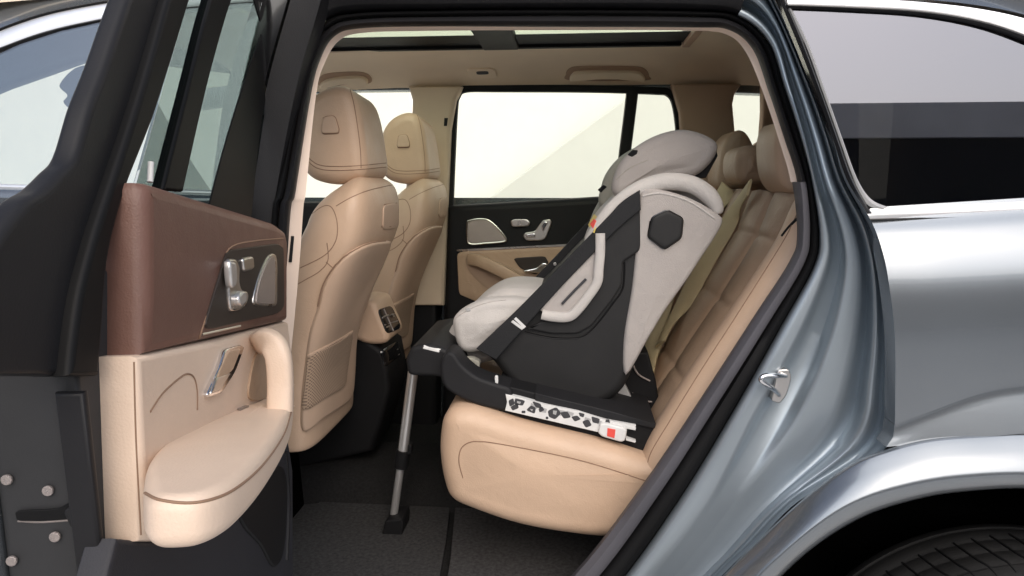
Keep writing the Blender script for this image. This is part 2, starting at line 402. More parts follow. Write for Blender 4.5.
# striker on the jamb
tj = [jamb]
st = yprism('door_striker', chamf([(777,370),(789,369),(792,377),(787,395),(780,404),(771,401),(775,386)], .3), 1.590, 1.66, SILV, car, r=.003, label='bright metal door striker loop')
mk('loop', *tub(sm([W(786, 376, 1.595), W(777, 375.5, 1.575), W(765, 376, 1.565), W(761, 379.5, 1.563), W(765, 384, 1.565), W(773, 389, 1.575), W(779, 395, 1.595)], 6, False), .006, 10), CHROME, st)
for x, y in ((781, 374), (769, 398)):
    q = hit(bvh([st]), x, y)
    if q: mk('bolt', *rpr([q[0]+V((math.cos(a)*.0055, 0, math.sin(a)*.0055)) for a in [k*math.pi/3 for k in range(6)]], V((0, -.005, 0)), .0008), ALU, st)

# ---- rear wing (quarter panel)
def ex(y):                                   # x of the shut line at height y
    P = [(846,178),(858,205),(873,228),(884,266),(892,320),(893.5,380),(891,425),(884,447)]
    for (x0, y0), (x1, y1) in zip(P, P[1:]):
        if y0 <= y <= y1: return x0+(x1-x0)*(y-y0)/(y1-y0)
    return P[-1][0]
rows = []
for y, Yd in ((207.5,1.545),(221,1.53),(236,1.508),(262,1.485),(292,1.472),(330,1.4665),(370,1.4655),(394,1.4655),(400,0),(405,0),(410,0),(416,0),(426,0),(437,0),(447,0)):
    t = (y-207.5)/(447-207.5)
    rr = []
    for k, xx in enumerate((None, 930, 985, 1040, 1130, 1320, 1600)):
        x0 = ex(max(y, 180))+2.2
        x = x0 if xx is None else xx
        sh_ = max(0, 1-(x-888)/110)
        y_ = y+(30*(447-y)/53*sh_ if y >= 394 else 0)
        dk = max(0, y_-(396+29*sh_))
        Ye = Yd if Yd else 1.4655-.00050*(dk*dk/24 if dk < 12 else dk-6)
        dy = -(x-870)*.062*(1-t) - (0 if xx is None else (14*min(1, (x-880)/150))*t) + (max(0, x-1080)*.05)*t
        rr.append(W(x, y_+dy, Ye + (0 if k else .004)))
    rows.append(rr)
wing = mk('rear_wing', *sheet(patch(rows, 5), (0, .05, 0)), PAINT, car, label='blue-grey metallic rear wing with bright reflections')
# swage/crease line under the window
# wheel arch flare
arc_o = [(640,640),(700,597),(745,553),(800,501),(850,464),(886,449),(930,438),(985,433.5),(1040,432),(1130,444),(1230,480)]
arc_b = [(690,660),(744,595),(795,545),(850,506),(911,487),(971,478.5),(1040,477),(1130,490),(1230,530)]
arc_l = [(705,670),(762,598),(807,553),(859,519),(911,501),(962,492),(1040,489),(1130,502),(1230,545)]
def resamp(p, n=60):
    P = sm([(x, y, 0) for x, y in p], 12, False); L = [0]
    for a, b in zip(P, P[1:]): L.append(L[-1]+(b-a).length)
    out = []; j = 0
    for k in range(n):
        s = L[-1]*k/(n-1)
        while j < len(L)-2 and L[j+1] < s: j += 1
        t = (s-L[j])/max(1e-9, L[j+1]-L[j]); q = P[j].lerp(P[j+1], min(1, t)); out.append((q.x, q.y))
    return out
ao, ab, al = resamp(arc_o), resamp(arc_b), resamp(arc_l)
flr = [[W(x, y, 1.53) for x, y in ao], [W(x, y+.6, 1.460) for x, y in ao]]
for t, Yd in ((.03,1.448),(.10,1.442),(.22,1.434),(.42,1.420),(.65,1.407),(.86,1.398),(.97,1.395)):
    flr.append([W(x, y, Yd) for x, y in mids(ao, ab, t)])
flr += [[W(x, y, 1.396) for x, y in mids(ab, al, .15)], [W(x, y, 1.412) for x, y in mids(ab, al, .9)], [W(x, y, 1.43) for x, y in al]]
al2 = [W(x, y, 1.43) for x, y in al]
flr.append([p+V((0, .03, 0)) for p in al2])
flare = mk('wheel_arch_flare', *loft(flr, closed=False), PAINT, car, label='flared grey wheel arch over the rear tyre', sharp=60)
# wheel
wc = W(1050, 566, 1.53); wr = .52; wcx, wcz = wc.x+.02, wc.z-wr
cx0 = wcx
def circ(r, y, n=72): return [V((wcx+math.cos(2*math.pi*k/n)*r, y, wcz+math.sin(2*math.pi*k/n)*r)) for k in range(n)]
wheel = mk('wheel', *loft([circ(0.1600, 1.47), circ(0.2100, 1.468), circ(0.3650, 1.50), circ(0.3780, 1.48), circ(0.3850, 1.47), circ(0.3900, 1.50), circ(0.3800, 1.70)], cap0=True), SILV, car, label='rear wheel under the flared arch')
ty = [circ(0.3850, 1.478), circ(0.3950, 1.468), circ(0.4400, 1.462), circ(0.4780, 1.468), circ(0.4980, 1.480), circ(0.5110, 1.497), circ(0.5170, 1.52)]
for yy in (1.545, 1.60, 1.65, 1.70): ty += [circ(0.5200, yy-.004), circ(0.5175, yy), circ(0.5175, yy+.006), circ(0.5200, yy+.01)]
ty += [circ(0.5150, 1.735), circ(0.4900, 1.76), circ(0.4000, 1.765)]
tyre = mk('tyre', *loft(ty), TYRE, wheel, sharp=35)
tr = MB()
for k in range(84):
    a = 2*math.pi*k/84
    def pt(r, da, y): return V((wcx+math.cos(a+da)*r, y, wcz+math.sin(a+da)*r))
    tr.add(tub(sm([pt(0.5420, 0, 1.483), pt(0.5545, .01, 1.50), pt(0.5605, .03, 1.525), pt(0.5620, .05, 1.60)], 3, False), .0028, 5))
tr.build('tread_groove', RUBB, tyre, label='black sipes across the tyre shoulder')
# wheel housing
hv = []
hh = resamp(arc_l, 40)
h0 = [W(x, y, 1.475) for x, y in hh]
cc = V((wcx, 0, wcz))
h1_ = [V((p.x, 1.48, p.z)) for p in h0]
h2_ = [V((p.x+(p.x-wcx)*.02, 1.49, p.z+.03)) for p in h0]
h3_ = [V((p.x+(p.x-wcx)*.02, 1.92, p.z+.03)) for p in h0]
mk('wheel_housing', *loft([h1_, h2_, h3_, [V((wcx, 1.92, wcz-.2))]*40], closed=False), LINERB, car, label='black inside of the rear wheel arch')

# ---- rear side window and bright trims
qg = [(786,2),(806,42),(822,88),(839,136),(855,178),(869,201),(882,210),(960,208),(1060,204),(1200,198),(1340,183),(1300,120),(1200,75),(1100,45),(1030,27),(960,12),(880,4)]
QP0, QPN = W(900, 210, 1.551), V((0, -1, .035)).normalized()
qgl = mk('rear_quarter_window', *rpr([WP(x, y, QP0, QPN) for x, y in qg], -QPN*.006, .001), GLP, car, label='dark tinted rear side window reflecting a grey band', smooth=False)
# black line + grey edge of pillar trim
def band(l, r, Yl, Yr, dep=.02, n=5):
    L = sm2(l, n, False); Rr = sm2(r, n, False)
    f = lambda q, Yd: [W(x, y, Yd+max(0, 200-y)*.00012) for x, y in q]
    a = f(L, Yl); b = f(Rr, Yr); c = [p.lerp(q, .5)-V((0, .004, 0)) for p, q in zip(a, b)]
    return loft([[p+V((0, dep, 0)) for p in a], a, c, b, [p+V((0, dep, 0)) for p in b]], closed=False)
mk('pillar_moulding', *band([(776,-8),(797,42),(815,88),(832,136),(846,178),(861,206),(868,214)], [(782,-8),(804,42),(821,88),(838,136),(853,178),(868,206),(874,213)], 1.532, 1.536), BLKG, car, label='thin black upright moulding beside the rear side window')
mk('window_edge_trim', *band([(783,0),(804.5,42),(821.5,88),(838.5,136),(853.5,178),(866,203),(880,210)], [(787,0),(808,42),(824.5,88),(841.5,136),(857,178),(871,199),(888,207)], 1.537, 1.54), GREYP, car, label='grey edge line of the rear side window')
mk('window_chrome_strip', *band([(866,209),(950,205.5),(1040,201),(1150,195),(1300,186)], [(868,219.5),(950,217),(1040,213),(1150,208),(1300,200)], 1.537, 1.534, .01), CHROMEW, car, label='wide bright strip below the rear side window')
mk('strip_gap', *band([(868,219),(950,216.5),(1040,212.5),(1150,207.5),(1300,199.5)], [(869,221),(950,218.4),(1040,214.4),(1150,209.4),(1300,201.4)], 1.531, 1.531, .01), BLK, car, label='thin dark gap under the wide bright strip')
mk('window_chrome_arc', *band([(786,-3),(850,-2),(920,2),(980,9),(1030,20),(1100,42),(1200,85)], [(788,5),(850,7),(920,11),(980,21),(1030,37),(1100,66),(1200,125)], 1.537, 1.534, .01), CHROMEW, car, label='curved bright strip above the rear side window')
mk('window_gasket', *band([(786,4.5),(850,6.8),(920,10.8),(980,20.5),(1030,36.5),(1100,65),(1200,124)], [(788,7.5),(850,10),(920,14.5),(980,25),(1030,42),(1100,72),(1200,131)], 1.533, 1.532, .01), BLK, car, label='black gasket under the curved bright strip')
mk('rear_roof_rail', *band([(770,-30),(850,-30),(920,-27),(980,-20),(1030,-8),(1100,14),(1200,55)], [(786,-6),(850,-4.5),(920,-1),(980,5.5),(1030,16),(1100,38),(1200,80)], 1.62, 1.542, .02), PAINT, car, label='painted roof side above the rear window')
# ---- B pillar
yP = 1.60
def pil(l, r, Yl, Yr, name, m, label, dep=.03):
    return mk(name, *band(l, r, Yl, Yr, dep), m, car, label=label)
pil([(232,640),(236,330),(240,225),(266,90),(292,-6),(304,-60)], [(246,640),(262,330),(271,225),(295,93),(318,10),(335,-50)], 1.60, 1.625, 'middle_pillar', DGREY, 'dark middle pillar between the front and rear doors', .06)
pil([(180,640),(196,330),(207,225),(226,90),(256,-6),(270,-60)], [(231,640),(235,330),(239,225),(263,90),(289,-6),(301,-60)], 1.585, 1.60, 'pillar_cover', BLKG, 'glossy black cover on the middle pillar', .04)
# inner near B pillar trim slot
decal('belt_guide', [GEO and bpy.data.objects['pillar_strip']], [(291,236),(294,236),(291.5,262),(288.5,262)], BLK, car, th=.004, r=.001, label='black slot in the cream pillar strip')

# ---- front door (closed), its window and roof over it: seen at far left
yfd = lambda py: 1.52 + max(0, 190-py)*.0006
fw = [(-160,190),(-140,160),(-100,118),(-60,86),(-20,62),(20,44),(60,31),(110,20),(180,9),(240,3),(262,2),(240,90),(222,196),(100,196),(0,193)]
FP0, FPN = W(0, 193, 1.522), V((0, -1, .20)).normalized()
fgl = mk('front_door_window', *rpr([WP(x, y, FP0, FPN) for x, y in fw], -FPN*.005, .001), GLF, car, label='front door window with pale reflections at far left', smooth=False)
def fband(l, r, d0, d1, dep=.03):
    L = sm2(l, 5, False); Rr = sm2(r, 5, False)
    a = [W(x, y, yfd(y)+d0) for x, y in L]; b = [W(x, y, yfd(y)+d1) for x, y in Rr]
    c = [p.lerp(q, .5)-V((0, .006, 0)) for p, q in zip(a, b)]
    return loft([[p+V((0, dep, 0)) for p in a], a, c, b, [p+V((0, dep, 0)) for p in b]], closed=False)
e0 = [(-180,150),(-140,115),(-90,75),(-40,47),(0,29),(40,15),(80,6),(130,-2),(200,-9),(285,-14)]
e1 = [(-178,165),(-138,128),(-88,86),(-40,57),(0,39),(40,24.5),(80,14.5),(130,6),(200,-2),(285,-8)]
e2 = [(-176,178),(-136,138),(-86,95),(-40,64),(0,47.5),(40,33),(80,23),(130,14),(200,6),(285,-1)]
e3 = [(-174,185),(-134,145),(-84,100),(-40,68.5),(0,52),(40,37.5),(80,27),(130,18),(200,9.5),(285,2)]
er = [(-200,110),(-160,78),(-100,38),(-50,14),(0,-2),(40,-16),(80,-26),(130,-34),(200,-40),(285,-46)]
mk('front_roof_side', *fband(er, e0, .10, .004, .05), PAINT, car, label='painted roof side above the front door')
mk('front_window_gasket', *fband(mids(e0, e1, -.1), mids(e0, e1, .25), -.002, -.002, .02), BLK, car, label='black line above the front window')
mk('front_window_chrome', *fband(mids(e0, e1, .22), e2, -.003, -.004, .02), CHROMEW, car, label='curved bright strip above the front window')
mk('front_window_seal', *fband(e2, e3, -.005, -.006, .02), BLK, car, label='black seal above the front window')
fd = [(-200,190),(0,189),(120,192),(232,196),(196,330),(180,700),(-300,700),(-260,300)]
frd = yprism('front_door', fd, 1.47, 1.56, PAINT, car, r=.02, label='closed front door left of the open rear door')
mk('belt_strip', *tub([W(-200, 188, 1.50), W(0, 187, 1.50), W(228, 194, 1.51)], .008, 8), CHROMEW, frd)
# door mirror seen through the glass
mir = [(62,88),(72,76),(86,70),(108,68),(120,84),(114,108),(96,112),(76,110),(66,102)]

# ---- roof, sunroof, headliner
HX0, HX1, HY0, HY1 = -1.05, W(684, 47, 2.84).x, 1.95, 2.84
ZC = W(500, 48, 2.84).z
def ceilz(Y):
    P = [(1.60, 2.01), (1.70, 2.06), (1.85, ZC-.005), (2.3, ZC+.005), (HY1, ZC), (2.95, ZC-.018), (3.05, ZC-.06), (3.12, 1.995)]
    for (a, za), (b, zb) in zip(P, P[1:]):
        if a <= Y <= b: return za+(zb-za)*(Y-a)/(b-a)
    return P[-1][1] if Y > 3 else P[0][1]
xs = [-1.5, HX0, -.8, -.3, .2, HX1, .75, 1.1, 1.6, 2.2]
ys = [1.66, 1.78, HY0, 2.2, 2.5, HY1, 2.9, 2.95, 3.0, 3.05, 3.09, 3.12]
vs = []; fs = []
def dz(x): return -max(0, x-.5)**1.6*.07 - max(0, -.9-x)*.05
for y in ys:
    for x in xs: vs.append(V((x, y, ceilz(y)+dz(x))))
nx = len(xs)
for j in range(len(ys)-1):
    for i in range(nx-1):
        if xs[i] >= HX0 and xs[i+1] <= HX1 and ys[j] >= HY0 and ys[j+1] <= HY1: continue
        fs.append([j*nx+i, j*nx+i+1, (j+1)*nx+i+1, (j+1)*nx+i])
hl = mk('headliner', *sheet((vs, fs), (0, 0, .012)), LINER, car, label='beige headliner')
vs2 = [v+V((0, (.07 if v.y > 3 else (-.03 if v.y < 1.7 else 0)), .07)) for v in vs]
fs2 = [f for f in fs if not (xs[0] < 9 and vs[f[0]].x >= HX0-.01 and vs[f[1]].x <= HX1+.01 and vs[f[0]].y >= 1.77 and vs[f[2]].y <= 2.96)]
mk('roof', *sheet((vs2, fs2), (0, 0, .01)), PAINT, car, label='painted roof panel')
def roof_pt(p): return V((p.x, 1.86, ceilz(1.86)+dz(p.x)+.078))
edge_ = top[-1]
mk('roof_edge', *loft([edge_, [p.lerp(roof_pt(p), .4)+V((0, 0, .02)) for p in edge_], [roof_pt(p) for p in edge_]], closed=False), PAINT, car, label='painted roof edge above the rear door opening')
re_ = [W(x, y, 1.62+max(0, 200-y)*.00012) for x, y in sm2([(690,-55),(770,-30),(850,-30),(920,-27),(980,-20),(1030,-8),(1100,14),(1200,55)], 5, False)]
mk('roof_edge', *loft([re_, [p.lerp(roof_pt(p), .4)+V((0, 0, .015)) for p in re_], [roof_pt(p) for p in re_]], closed=False), PAINT, car, label='painted roof edge above the rear side window')
# sunroof frame and glass
sf = MB()
zf = ZC
YF = WZ(500, 35.5, ZC+.01).y
sf.add(box(HX0-.02, HX1-.0, YF, HY1+.0, zf+.01, zf+.013)); sf.add(box(HX0-.02, HX1, HY0-.03, HY0+.05, zf+.004, zf+.03))
sun = sf.build('sunroof', RUBB, car, smooth=False, label='panoramic sunroof with black frame')
mk('glass', *box(HX0-.03, HX1+.03, 1.74, 2.97, ZC+.06, ZC+.064), GLR, sun, smooth=False)
mk('crossbar', *rpr([V((-.37, y, z)) for y, z in ((2.0, ZC-.005), (2.85, ZC-.006), (2.85, ZC+.03), (2.0, ZC+.03))], V((.145, 0, 0)), .008), RUBB, sun)
mk('rim', *rpr([V((HX1-.005, HY0, ZC-.004)), V((HX1-.005, HY1+.02, ZC-.006)), V((HX1-.005, HY1+.02, ZC+.03)), V((HX1-.005, HY0, ZC+.03))], V((.03, 0, 0)), .004), TANP, sun, label='tan rim at the rear end of the sunroof')
mk('rim', *rpr([V((HX0, HY1-.004, ZC-.001)), V((HX0, HY1+.02, ZC-.003)), V((HX0, HY1+.02, ZC+.03)), V((HX0, HY1-.004, ZC+.03))], V((HX1-HX0-.01, 0, 0)), .003), RUBB, sun, label='black rim along the far side of the sunroof')
# grab handles + lamp on the far side of the headliner
th_ = [hl]
def handle(p0, p1, sag, label):
    tree = bvh(th_); pts = []
    h0, h1 = hit(tree, *p0), hit(tree, *p1); n = (h0[1]+h1[1]).normalized()
    a, b = h0[0], h1[0]; dx = (b-a); dn = V((0, 0, -1))
    P = [a, a+n*.02+dx*.03, a+n*.034+dx*.12+dn*sag*.6, a+n*.036+dx*.3+dn*sag*.1, a+n*.036+dx*.7+dn*sag*.1, a+n*.034+dx*.88+dn*sag*.6, b+n*.02-dx*.03, b]
    g = mk('grab_handle', *tub(sm(P, 5, False), .010, 8, .007, n), LINER, car, label=label)
    return g
def gh(out, inn, label):
    g = decal('grab_handle', th_, sm2(out, 5), PILLART, car, th=.003, label=label)
    mk('grip', *(decal_vf(th_, sm2(inn, 5), th=.02, r=.008, sink=0)), LINER, g)
    return g
gh([(566,74),(570,68),(582,66),(632,66),(645,69),(649,76),(644,80),(572,80)], [(570,79),(572,73),(582,70),(632,70),(642,73),(645,79),(636,77),(608,76),(580,77)], 'grab handle above the far rear window')
gh([(318,84),(322,75),(340,72),(362,72),(371,77),(369,83),(345,84),(330,88)], [(320,86),(326,79),(345,75.5),(362,75.5),(368,79),(366,83),(352,81),(338,82)], 'grab handle above the far front window')
lm = decal('reading_lamp', th_, chamf([(466,68.5),(494,67.5),(498,77),(470,79)], .25), LINER, car, th=.008, r=.004, label='small reading lamp set in the headliner')
decal('lens', [lm], chamf([(476,71.5),(488,71),(489,74),(477,74.5)], .3), INK, lm, th=.002)

# ---- far side: pillars, far rear door with window, rear quarter window
fp = yprism('far_middle_pillar', [(408,86),(462,86),(455,100),(450,130),(447,200),(443,306),(395,306),(404,200),(411,130),(412,100)], 3.06, 3.14, PILLARL, car, r=.02, label='tan middle pillar trim on the far side')
decal('belt_guide', [fp], [(444.5,118),(448,118),(447,126),(444,126)], DGREY, fp, th=.004)
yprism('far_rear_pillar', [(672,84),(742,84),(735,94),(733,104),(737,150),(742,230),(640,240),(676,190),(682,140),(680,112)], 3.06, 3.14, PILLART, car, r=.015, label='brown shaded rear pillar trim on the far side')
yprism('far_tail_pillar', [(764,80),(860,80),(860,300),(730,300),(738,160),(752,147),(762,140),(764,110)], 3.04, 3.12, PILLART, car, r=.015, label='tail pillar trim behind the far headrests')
fdo = yprism('far_rear_door', [(448,206),(500,203),(600,197),(720,190),(720,470),(440,470),(444,330)], 3.07, 3.24, BLK, car, r=.03, label='closed far rear door with black and tan trim')
fr_ = MB()
for L, w in (([(447,330),(450,215),(452.5,150),(454.5,110),(457,96),(466,89),(500,88.5),(590,89),(655,91),(668,93),(675,103),(679,130),(680,160),(676,200)], .017), ([(632.5,90),(629,120),(624,160),(620,200)], .027)):
    fr_.add(tub([W(x, y, 3.13) for x, y in sm2(L, 5, False)], w, 8, .02, V((0, 1, 0))))
fr_.build('window_frame', BLK, fdo)
mk('window', *rpr(Ws([(452,205),(455,92),(600,88),(668,90),(679,120),(680,195)], 3.14), V((0, .005, 0)), .001), GLC, fdo, smooth=False)
td = [fdo]
ins = decal('trim_insert', td, chamf([(457,251),(560,246),(660,241),(660,300),(480,303),(459,294)], .12), TAND, fdo, th=.006, r=.004)
decal('trim_line', td, [(457,249.5),(560,244.3),(660,239.5),(660,241.2),(560,246.2),(457,251.2)], SILV, fdo, th=.009, r=.001)
sp = decal('speaker', td, sm2([(468,221),(478,219),(488,220),(497,227),(506,238),(503,241.5),(486,243),(470,243.5),(467.5,234)], 4), SILVD, fdo, th=.010, r=.004)
seam('ring', td, [(468,221),(478,219),(488,220),(497,227),(506,238),(503,241.5),(486,243),(470,243.5),(467.5,234),(468,221)], SILV, sp, r=.004, lift=.01)
decal('memory_switch', td, chamf([(510.5,221),(514,219),(527,219),(530.5,222),(529,226),(512,227)], .3), SILV, fdo, th=.012, r=.004)
sw = decal('seat_switch', td, chamf([(523,236),(525,232.5),(535,231),(540,224),(543,220),(550,219),(552,222),(546,238),(541,240.5),(526,240.5)], .25), SILV, fdo, th=.010, r=.004, flat=True)
decal('button', [sw], chamf([(526,234.5),(535,233),(536,237),(527,238)], .3), CHROME, sw, th=.008, r=.003)
decal('button', [sw], chamf([(541,226),(545,221),(548,222),(543,232)], .3), CHROME, sw, th=.008, r=.003)
ti = [ins] if ins else td
decal('pull_recess', ti, sm2([(466,258),(474,256),(500,262),(540,280),(556,290),(520,297),(490,290),(470,272)], 4), PILLART, fdo, th=.002)
mk('pull_handle', *tub(sm([hit(bvh(ti), 470, 259)[0]-Ydir*.01, W(480, 261, 3.03), W(500, 270, 3.01), W(520, 281, 3.01), W(545, 290, 3.02)], 6, False), .028, 10, .018, V((0, 1, 0))), TAND, fdo)
decal('opener_recess', ti, chamf([(513,258),(545,256),(549,263),(536,275),(520,268)], .2), DKBROWN, fdo, th=.003)
mk('opener', *rpr(Ws(sm2([(523,271),(536,268),(543,263),(548,265),(550,270),(538,273)], 4), 3.03), V((0, .02, 0)), .004), CHROME, fdo)
# far rear quarter glass
mk('far_quarter_window', *rpr(Ws([(732,94),(764,94),(764,150),(736,160)], 3.15), V((0, .005, 0)), .001), GLC, car, label='small far rear side window', smooth=False)
yprism('far_front_door', [(160,205),(436,200),(436,520),(160,520)], 3.09, 3.24, BLK, car, r=.03, label='far front door beyond the front seats')
mk('far_front_window', *rpr(Ws([(200,205),(250,110),(330,90),(409,90),(411,120),(404,204)], 3.15), V((0, .005, 0)), .001), GLC, car, label='far front window seen past the headrests', smooth=False)
yprism('far_front_pillar', [(-260,10),(-260,230),(-120,140),(0,88),(40,74),(76,61),(140,62),(330,84),(340,50),(140,20)], 3.08, 3.16, BLK, car, r=.02, label='dark far front pillar and roof edge')
yprism('cabin_mirror', sm2([(58,86),(66,74),(78,66),(100,63),(124,64),(132,84),(124,106),(98,113),(72,110),(62,102),(66,95)], 4), 2.40, 2.45, BLK, car, r=.01, label='dark mirror behind the front window')
mk('far_roof_side', *tub([W(x, y, 3.16) for x, y in sm2([(200,100),(260,92),(330,83),(410,81),(520,80),(680,82),(780,85),(900,90)], 4, False)], .05, 8, .03, V((0, 1, 0))), PAINT, car, label='painted far roof side')

# ---- floor, tunnel, rear bulkhead
FZ = W(392, 531, 2.08).z
print('floor z', FZ)
mk('floor_carpet', *box(-1.5, 1.9, 1.60, 3.2, FZ-.05, FZ), CARPET, car, smooth=False, label='dark carpeted car floor')
mk('sill', *rpr([V((-1.5, y, z)) for y, z in ((1.50, FZ-.3), (1.50, FZ-.02), (1.56, FZ+.02), (1.66, FZ+.02), (1.70, FZ-.06), (1.70, FZ-.3))], V((2.0, 0, 0)), .01), PAINT, car, label='painted sill under the rear door opening')
tl = rpr([V((-1.3, y, z)) for y, z in ((2.22, FZ), (2.28, FZ+.08), (2.36, FZ+.12), (2.56, FZ+.12), (2.64, FZ+.08), (2.70, FZ))], V((1.6, 0, 0)), .01)
mk('transmission_tunnel', *tl, CARPET, car, label='carpeted hump along the middle of the floor')
mk('seat_riser', *box(-.10, -.07, 2.12, 3.05, FZ, FZ+.3), LINERB, car, smooth=False, label='dark panel below the front of the rear bench')
mk('cargo_trim', *box(1.35, 1.38, 1.66, 3.1, FZ, 2.02), PILLART, car, smooth=False, label='trim closing the rear of the cabin')
mk('near_side_trim', *rpr([V((.75, 1.66, 1.12)), V((1.38, 1.66, 1.12)), V((1.38, 1.66, 1.5)), V((.75, 1.66, 1.5))], V((0, .03, 0)), .01), BLK, car, label='inner side trim behind the rear wing')
mk('far_body_side', *box(-1.5, 1.9, 3.25, 3.30, .35, 1.5), PAINT, car, smooth=False, label='far body side')
mk('underbody', *box(-1.5, 2.2, 1.62, 3.2, FZ-.12, FZ-.052), BLK, car, smooth=False, label='underside of the car')

# ---- front seats (near one built, far one copied)
SY = 2.07
def sec(z, xr, th, hw, n=40, e=.42):
    lean = .62*max(0, min(1, (z-1.36)/.2))
    out = []
    for k in range(n):
        a = 2*math.pi*k/n; c, s = math.cos(a), math.sin(a)
        xx = -th/2+math.copysign(abs(c)**e, c)*th/2
        out.append(V((xr+xx, SY+math.copysign(abs(s)**e, s)*hw, z+lean*xx)))
    return out
SS = [(1.592,-.64,.06,.07),(1.588,-.615,.12,.15),(1.575,-.593,.165,.195),(1.55,-.578,.19,.218),(1.50,-.572,.21,.232),(1.42,-.580,.225,.238),(1.34,-.615,.225,.238),(1.25,-.655,.225,.236),(1.14,-.697,.22,.234),(1.04,-.732,.215,.234),(.94,-.748,.21,.234),(.86,-.752,.21,.235),(.80,-.757,.2,.235),(.785,-.764,.18,.228),(.780,-.775,.12,.20)]
zs = sm([(a, b, c) for a, b, c, d in SS], 3, False); ws = sm([(d, 0, 0) for a, b, c, d in SS], 3, False)
seat = mk('front_seat', *loft([sec(p.x, p.y, p.z, w.x) for p, w in zip(zs, ws)], cap0=True, cap1=True), TAN, car, label='near tan leather front seat seen from behind')
hr_out = [(297,160),(295,135),(300,110),(311,94),(328,85),(343,85.5),(353,96),(359,118),(363,150),(364,168),(358,179),(340,184.5),(318,182),(304,174)]
hrest = yprism('headrest', hr_out, 1.955, 2.215, TAN, seat, r=.040, r2=.045, puff=.002, puff2=.004, smooth=6, seg=9)
zt_ = max(v.z for v in GEO[hrest.name][0]); zb_ = min(v.z for v in GEO[hrest.name][0]); ho = origin(hrest)
for v, w_ in zip(hrest.data.vertices, GEO[hrest.name][0]):
    t = (w_.y-1.955)/.26; d = .018*max(0, t)**2*((w_.z-zb_)/(zt_-zb_))**2
    w_.z -= d; w_.x += (.012*t if w_.x > -.66 else 0)*(1-(w_.z-zb_)/(zt_-zb_)); v.co = w_-ho
hb = [hrest, seat]
bt = decal('release_button', [hrest], chamf([(324,117),(335,116),(339,129),(338.5,133),(323,133.5),(322,130)], .25), TANP, seat, th=.007, r=.002)
seam('button_edge', [hrest], chamf([(324,117),(335,116),(339,129),(338.5,133.5),(323,134),(322,130)], .25)+[(324,117.5)], SEAM, seat, r=.0022, smooth=False)
seam('stitching', [hrest], [(350,89),(354,105),(358,130),(360.5,152),(361,168)], SEAM, seat)
seam('stitching', [hrest], [(305,152),(311,160),(320,165),(335,166.5),(360,165.5),(386,163)], SEAM, seat)
seam('stitching', [hrest], [(305,156),(311,164),(320,169),(335,170.5),(360,169.5),(386,167)], SEAM, seat)
for yy in (2.02, 2.15): mk('headrest_post', *tub([V((-.665, yy, 1.57)), V((-.675, yy, 1.64))], .008, 8), CHROME, seat)
t1 = [seat]
seam('stitching', t1, [(300,226),(312,214),(324,206),(332,208),(337,222),(336,240),(325,255),(300,268)], SEAM, seat)
seam('stitching', t1, [(336,206),(352,197),(370,190),(392,185)], SEAM, seat)
seam('stitching', t1, [(327,243),(328,260),(320,271),(305,280),(291,288)], SEAM, seat)
seam('stitching', t1, [(326,262),(334,269)], SEAM, seat)
bp = decal('back_panel', t1, sm2([(318,306),(323,285),(333,268),(346,254),(364,244),(384,240.5),(388,243),(380,264),(368,290),(358,316),(353.5,342),(352,372),(349,396),(337,407),(318,419),(302,430),(301,400),(305,362),(310,330)], 4), TANP, seat, th=.014, r=.006, puff=-.010, label='moulded seat back panel')
if bp:
    net = decal('map_net', [bp, seat], sm2([(308,357),(322,349),(340,340),(351,333),(349,352),(346,372),(343,386),(325,397),(303,410),(304,390),(306,372)], 3), NET, seat, th=.006, r=.002)
    seam('net_rim', [bp, seat] + ([net] if net else []), [(308,356),(322,348.5),(340,339),(352,331.5)], TANP, seat, r=.004)
seam('panel_shadow', t1, [(318,306),(323,285),(333,268),(346,254),(364,244),(384,240)], SEAM, seat, r=.002, lift=.006)
hk = decal('coat_hook', t1, chamf([(383,205),(398,202),(398,228),(382,230)], .2), TANP, seat, th=.004, r=.002)
if hk: seam('hook_edge', [hk, seat], [(397,203),(384,204.5),(381.5,227),(391,226.5)], SEAM, seat, smooth=False)
# seat cushion side and base
mk('seat_base', *rpr([V((x, 1.86, z)) for x, z in ((-1.5,.80),(-1.45,.98),(-.86,.93),(-.84,.80))], V((0, .42, 0)), .03), TAND, seat)
mk('seat_rail', *rpr([V((x, 2.02, z)) for x, z in ((-1.4,FZ+.01),(-1.4,.77),(-.96,.77),(-.94,FZ+.01))], V((0, .2, 0)), .02), LINERB, seat)
def copy_tree(o, parent=None, name=None):
    c = o.copy(); COL.objects.link(c); c.parent = parent
    for ch in list(o.children): copy_tree(ch, c)
    return c
seat2 = copy_tree(seat, car); seat2.location = seat.location + V((.022, .77, 0)); seat2['label'] = 'far tan leather front seat beyond the near one'
seat['group'] = seat2['group'] = 'tan front seats'

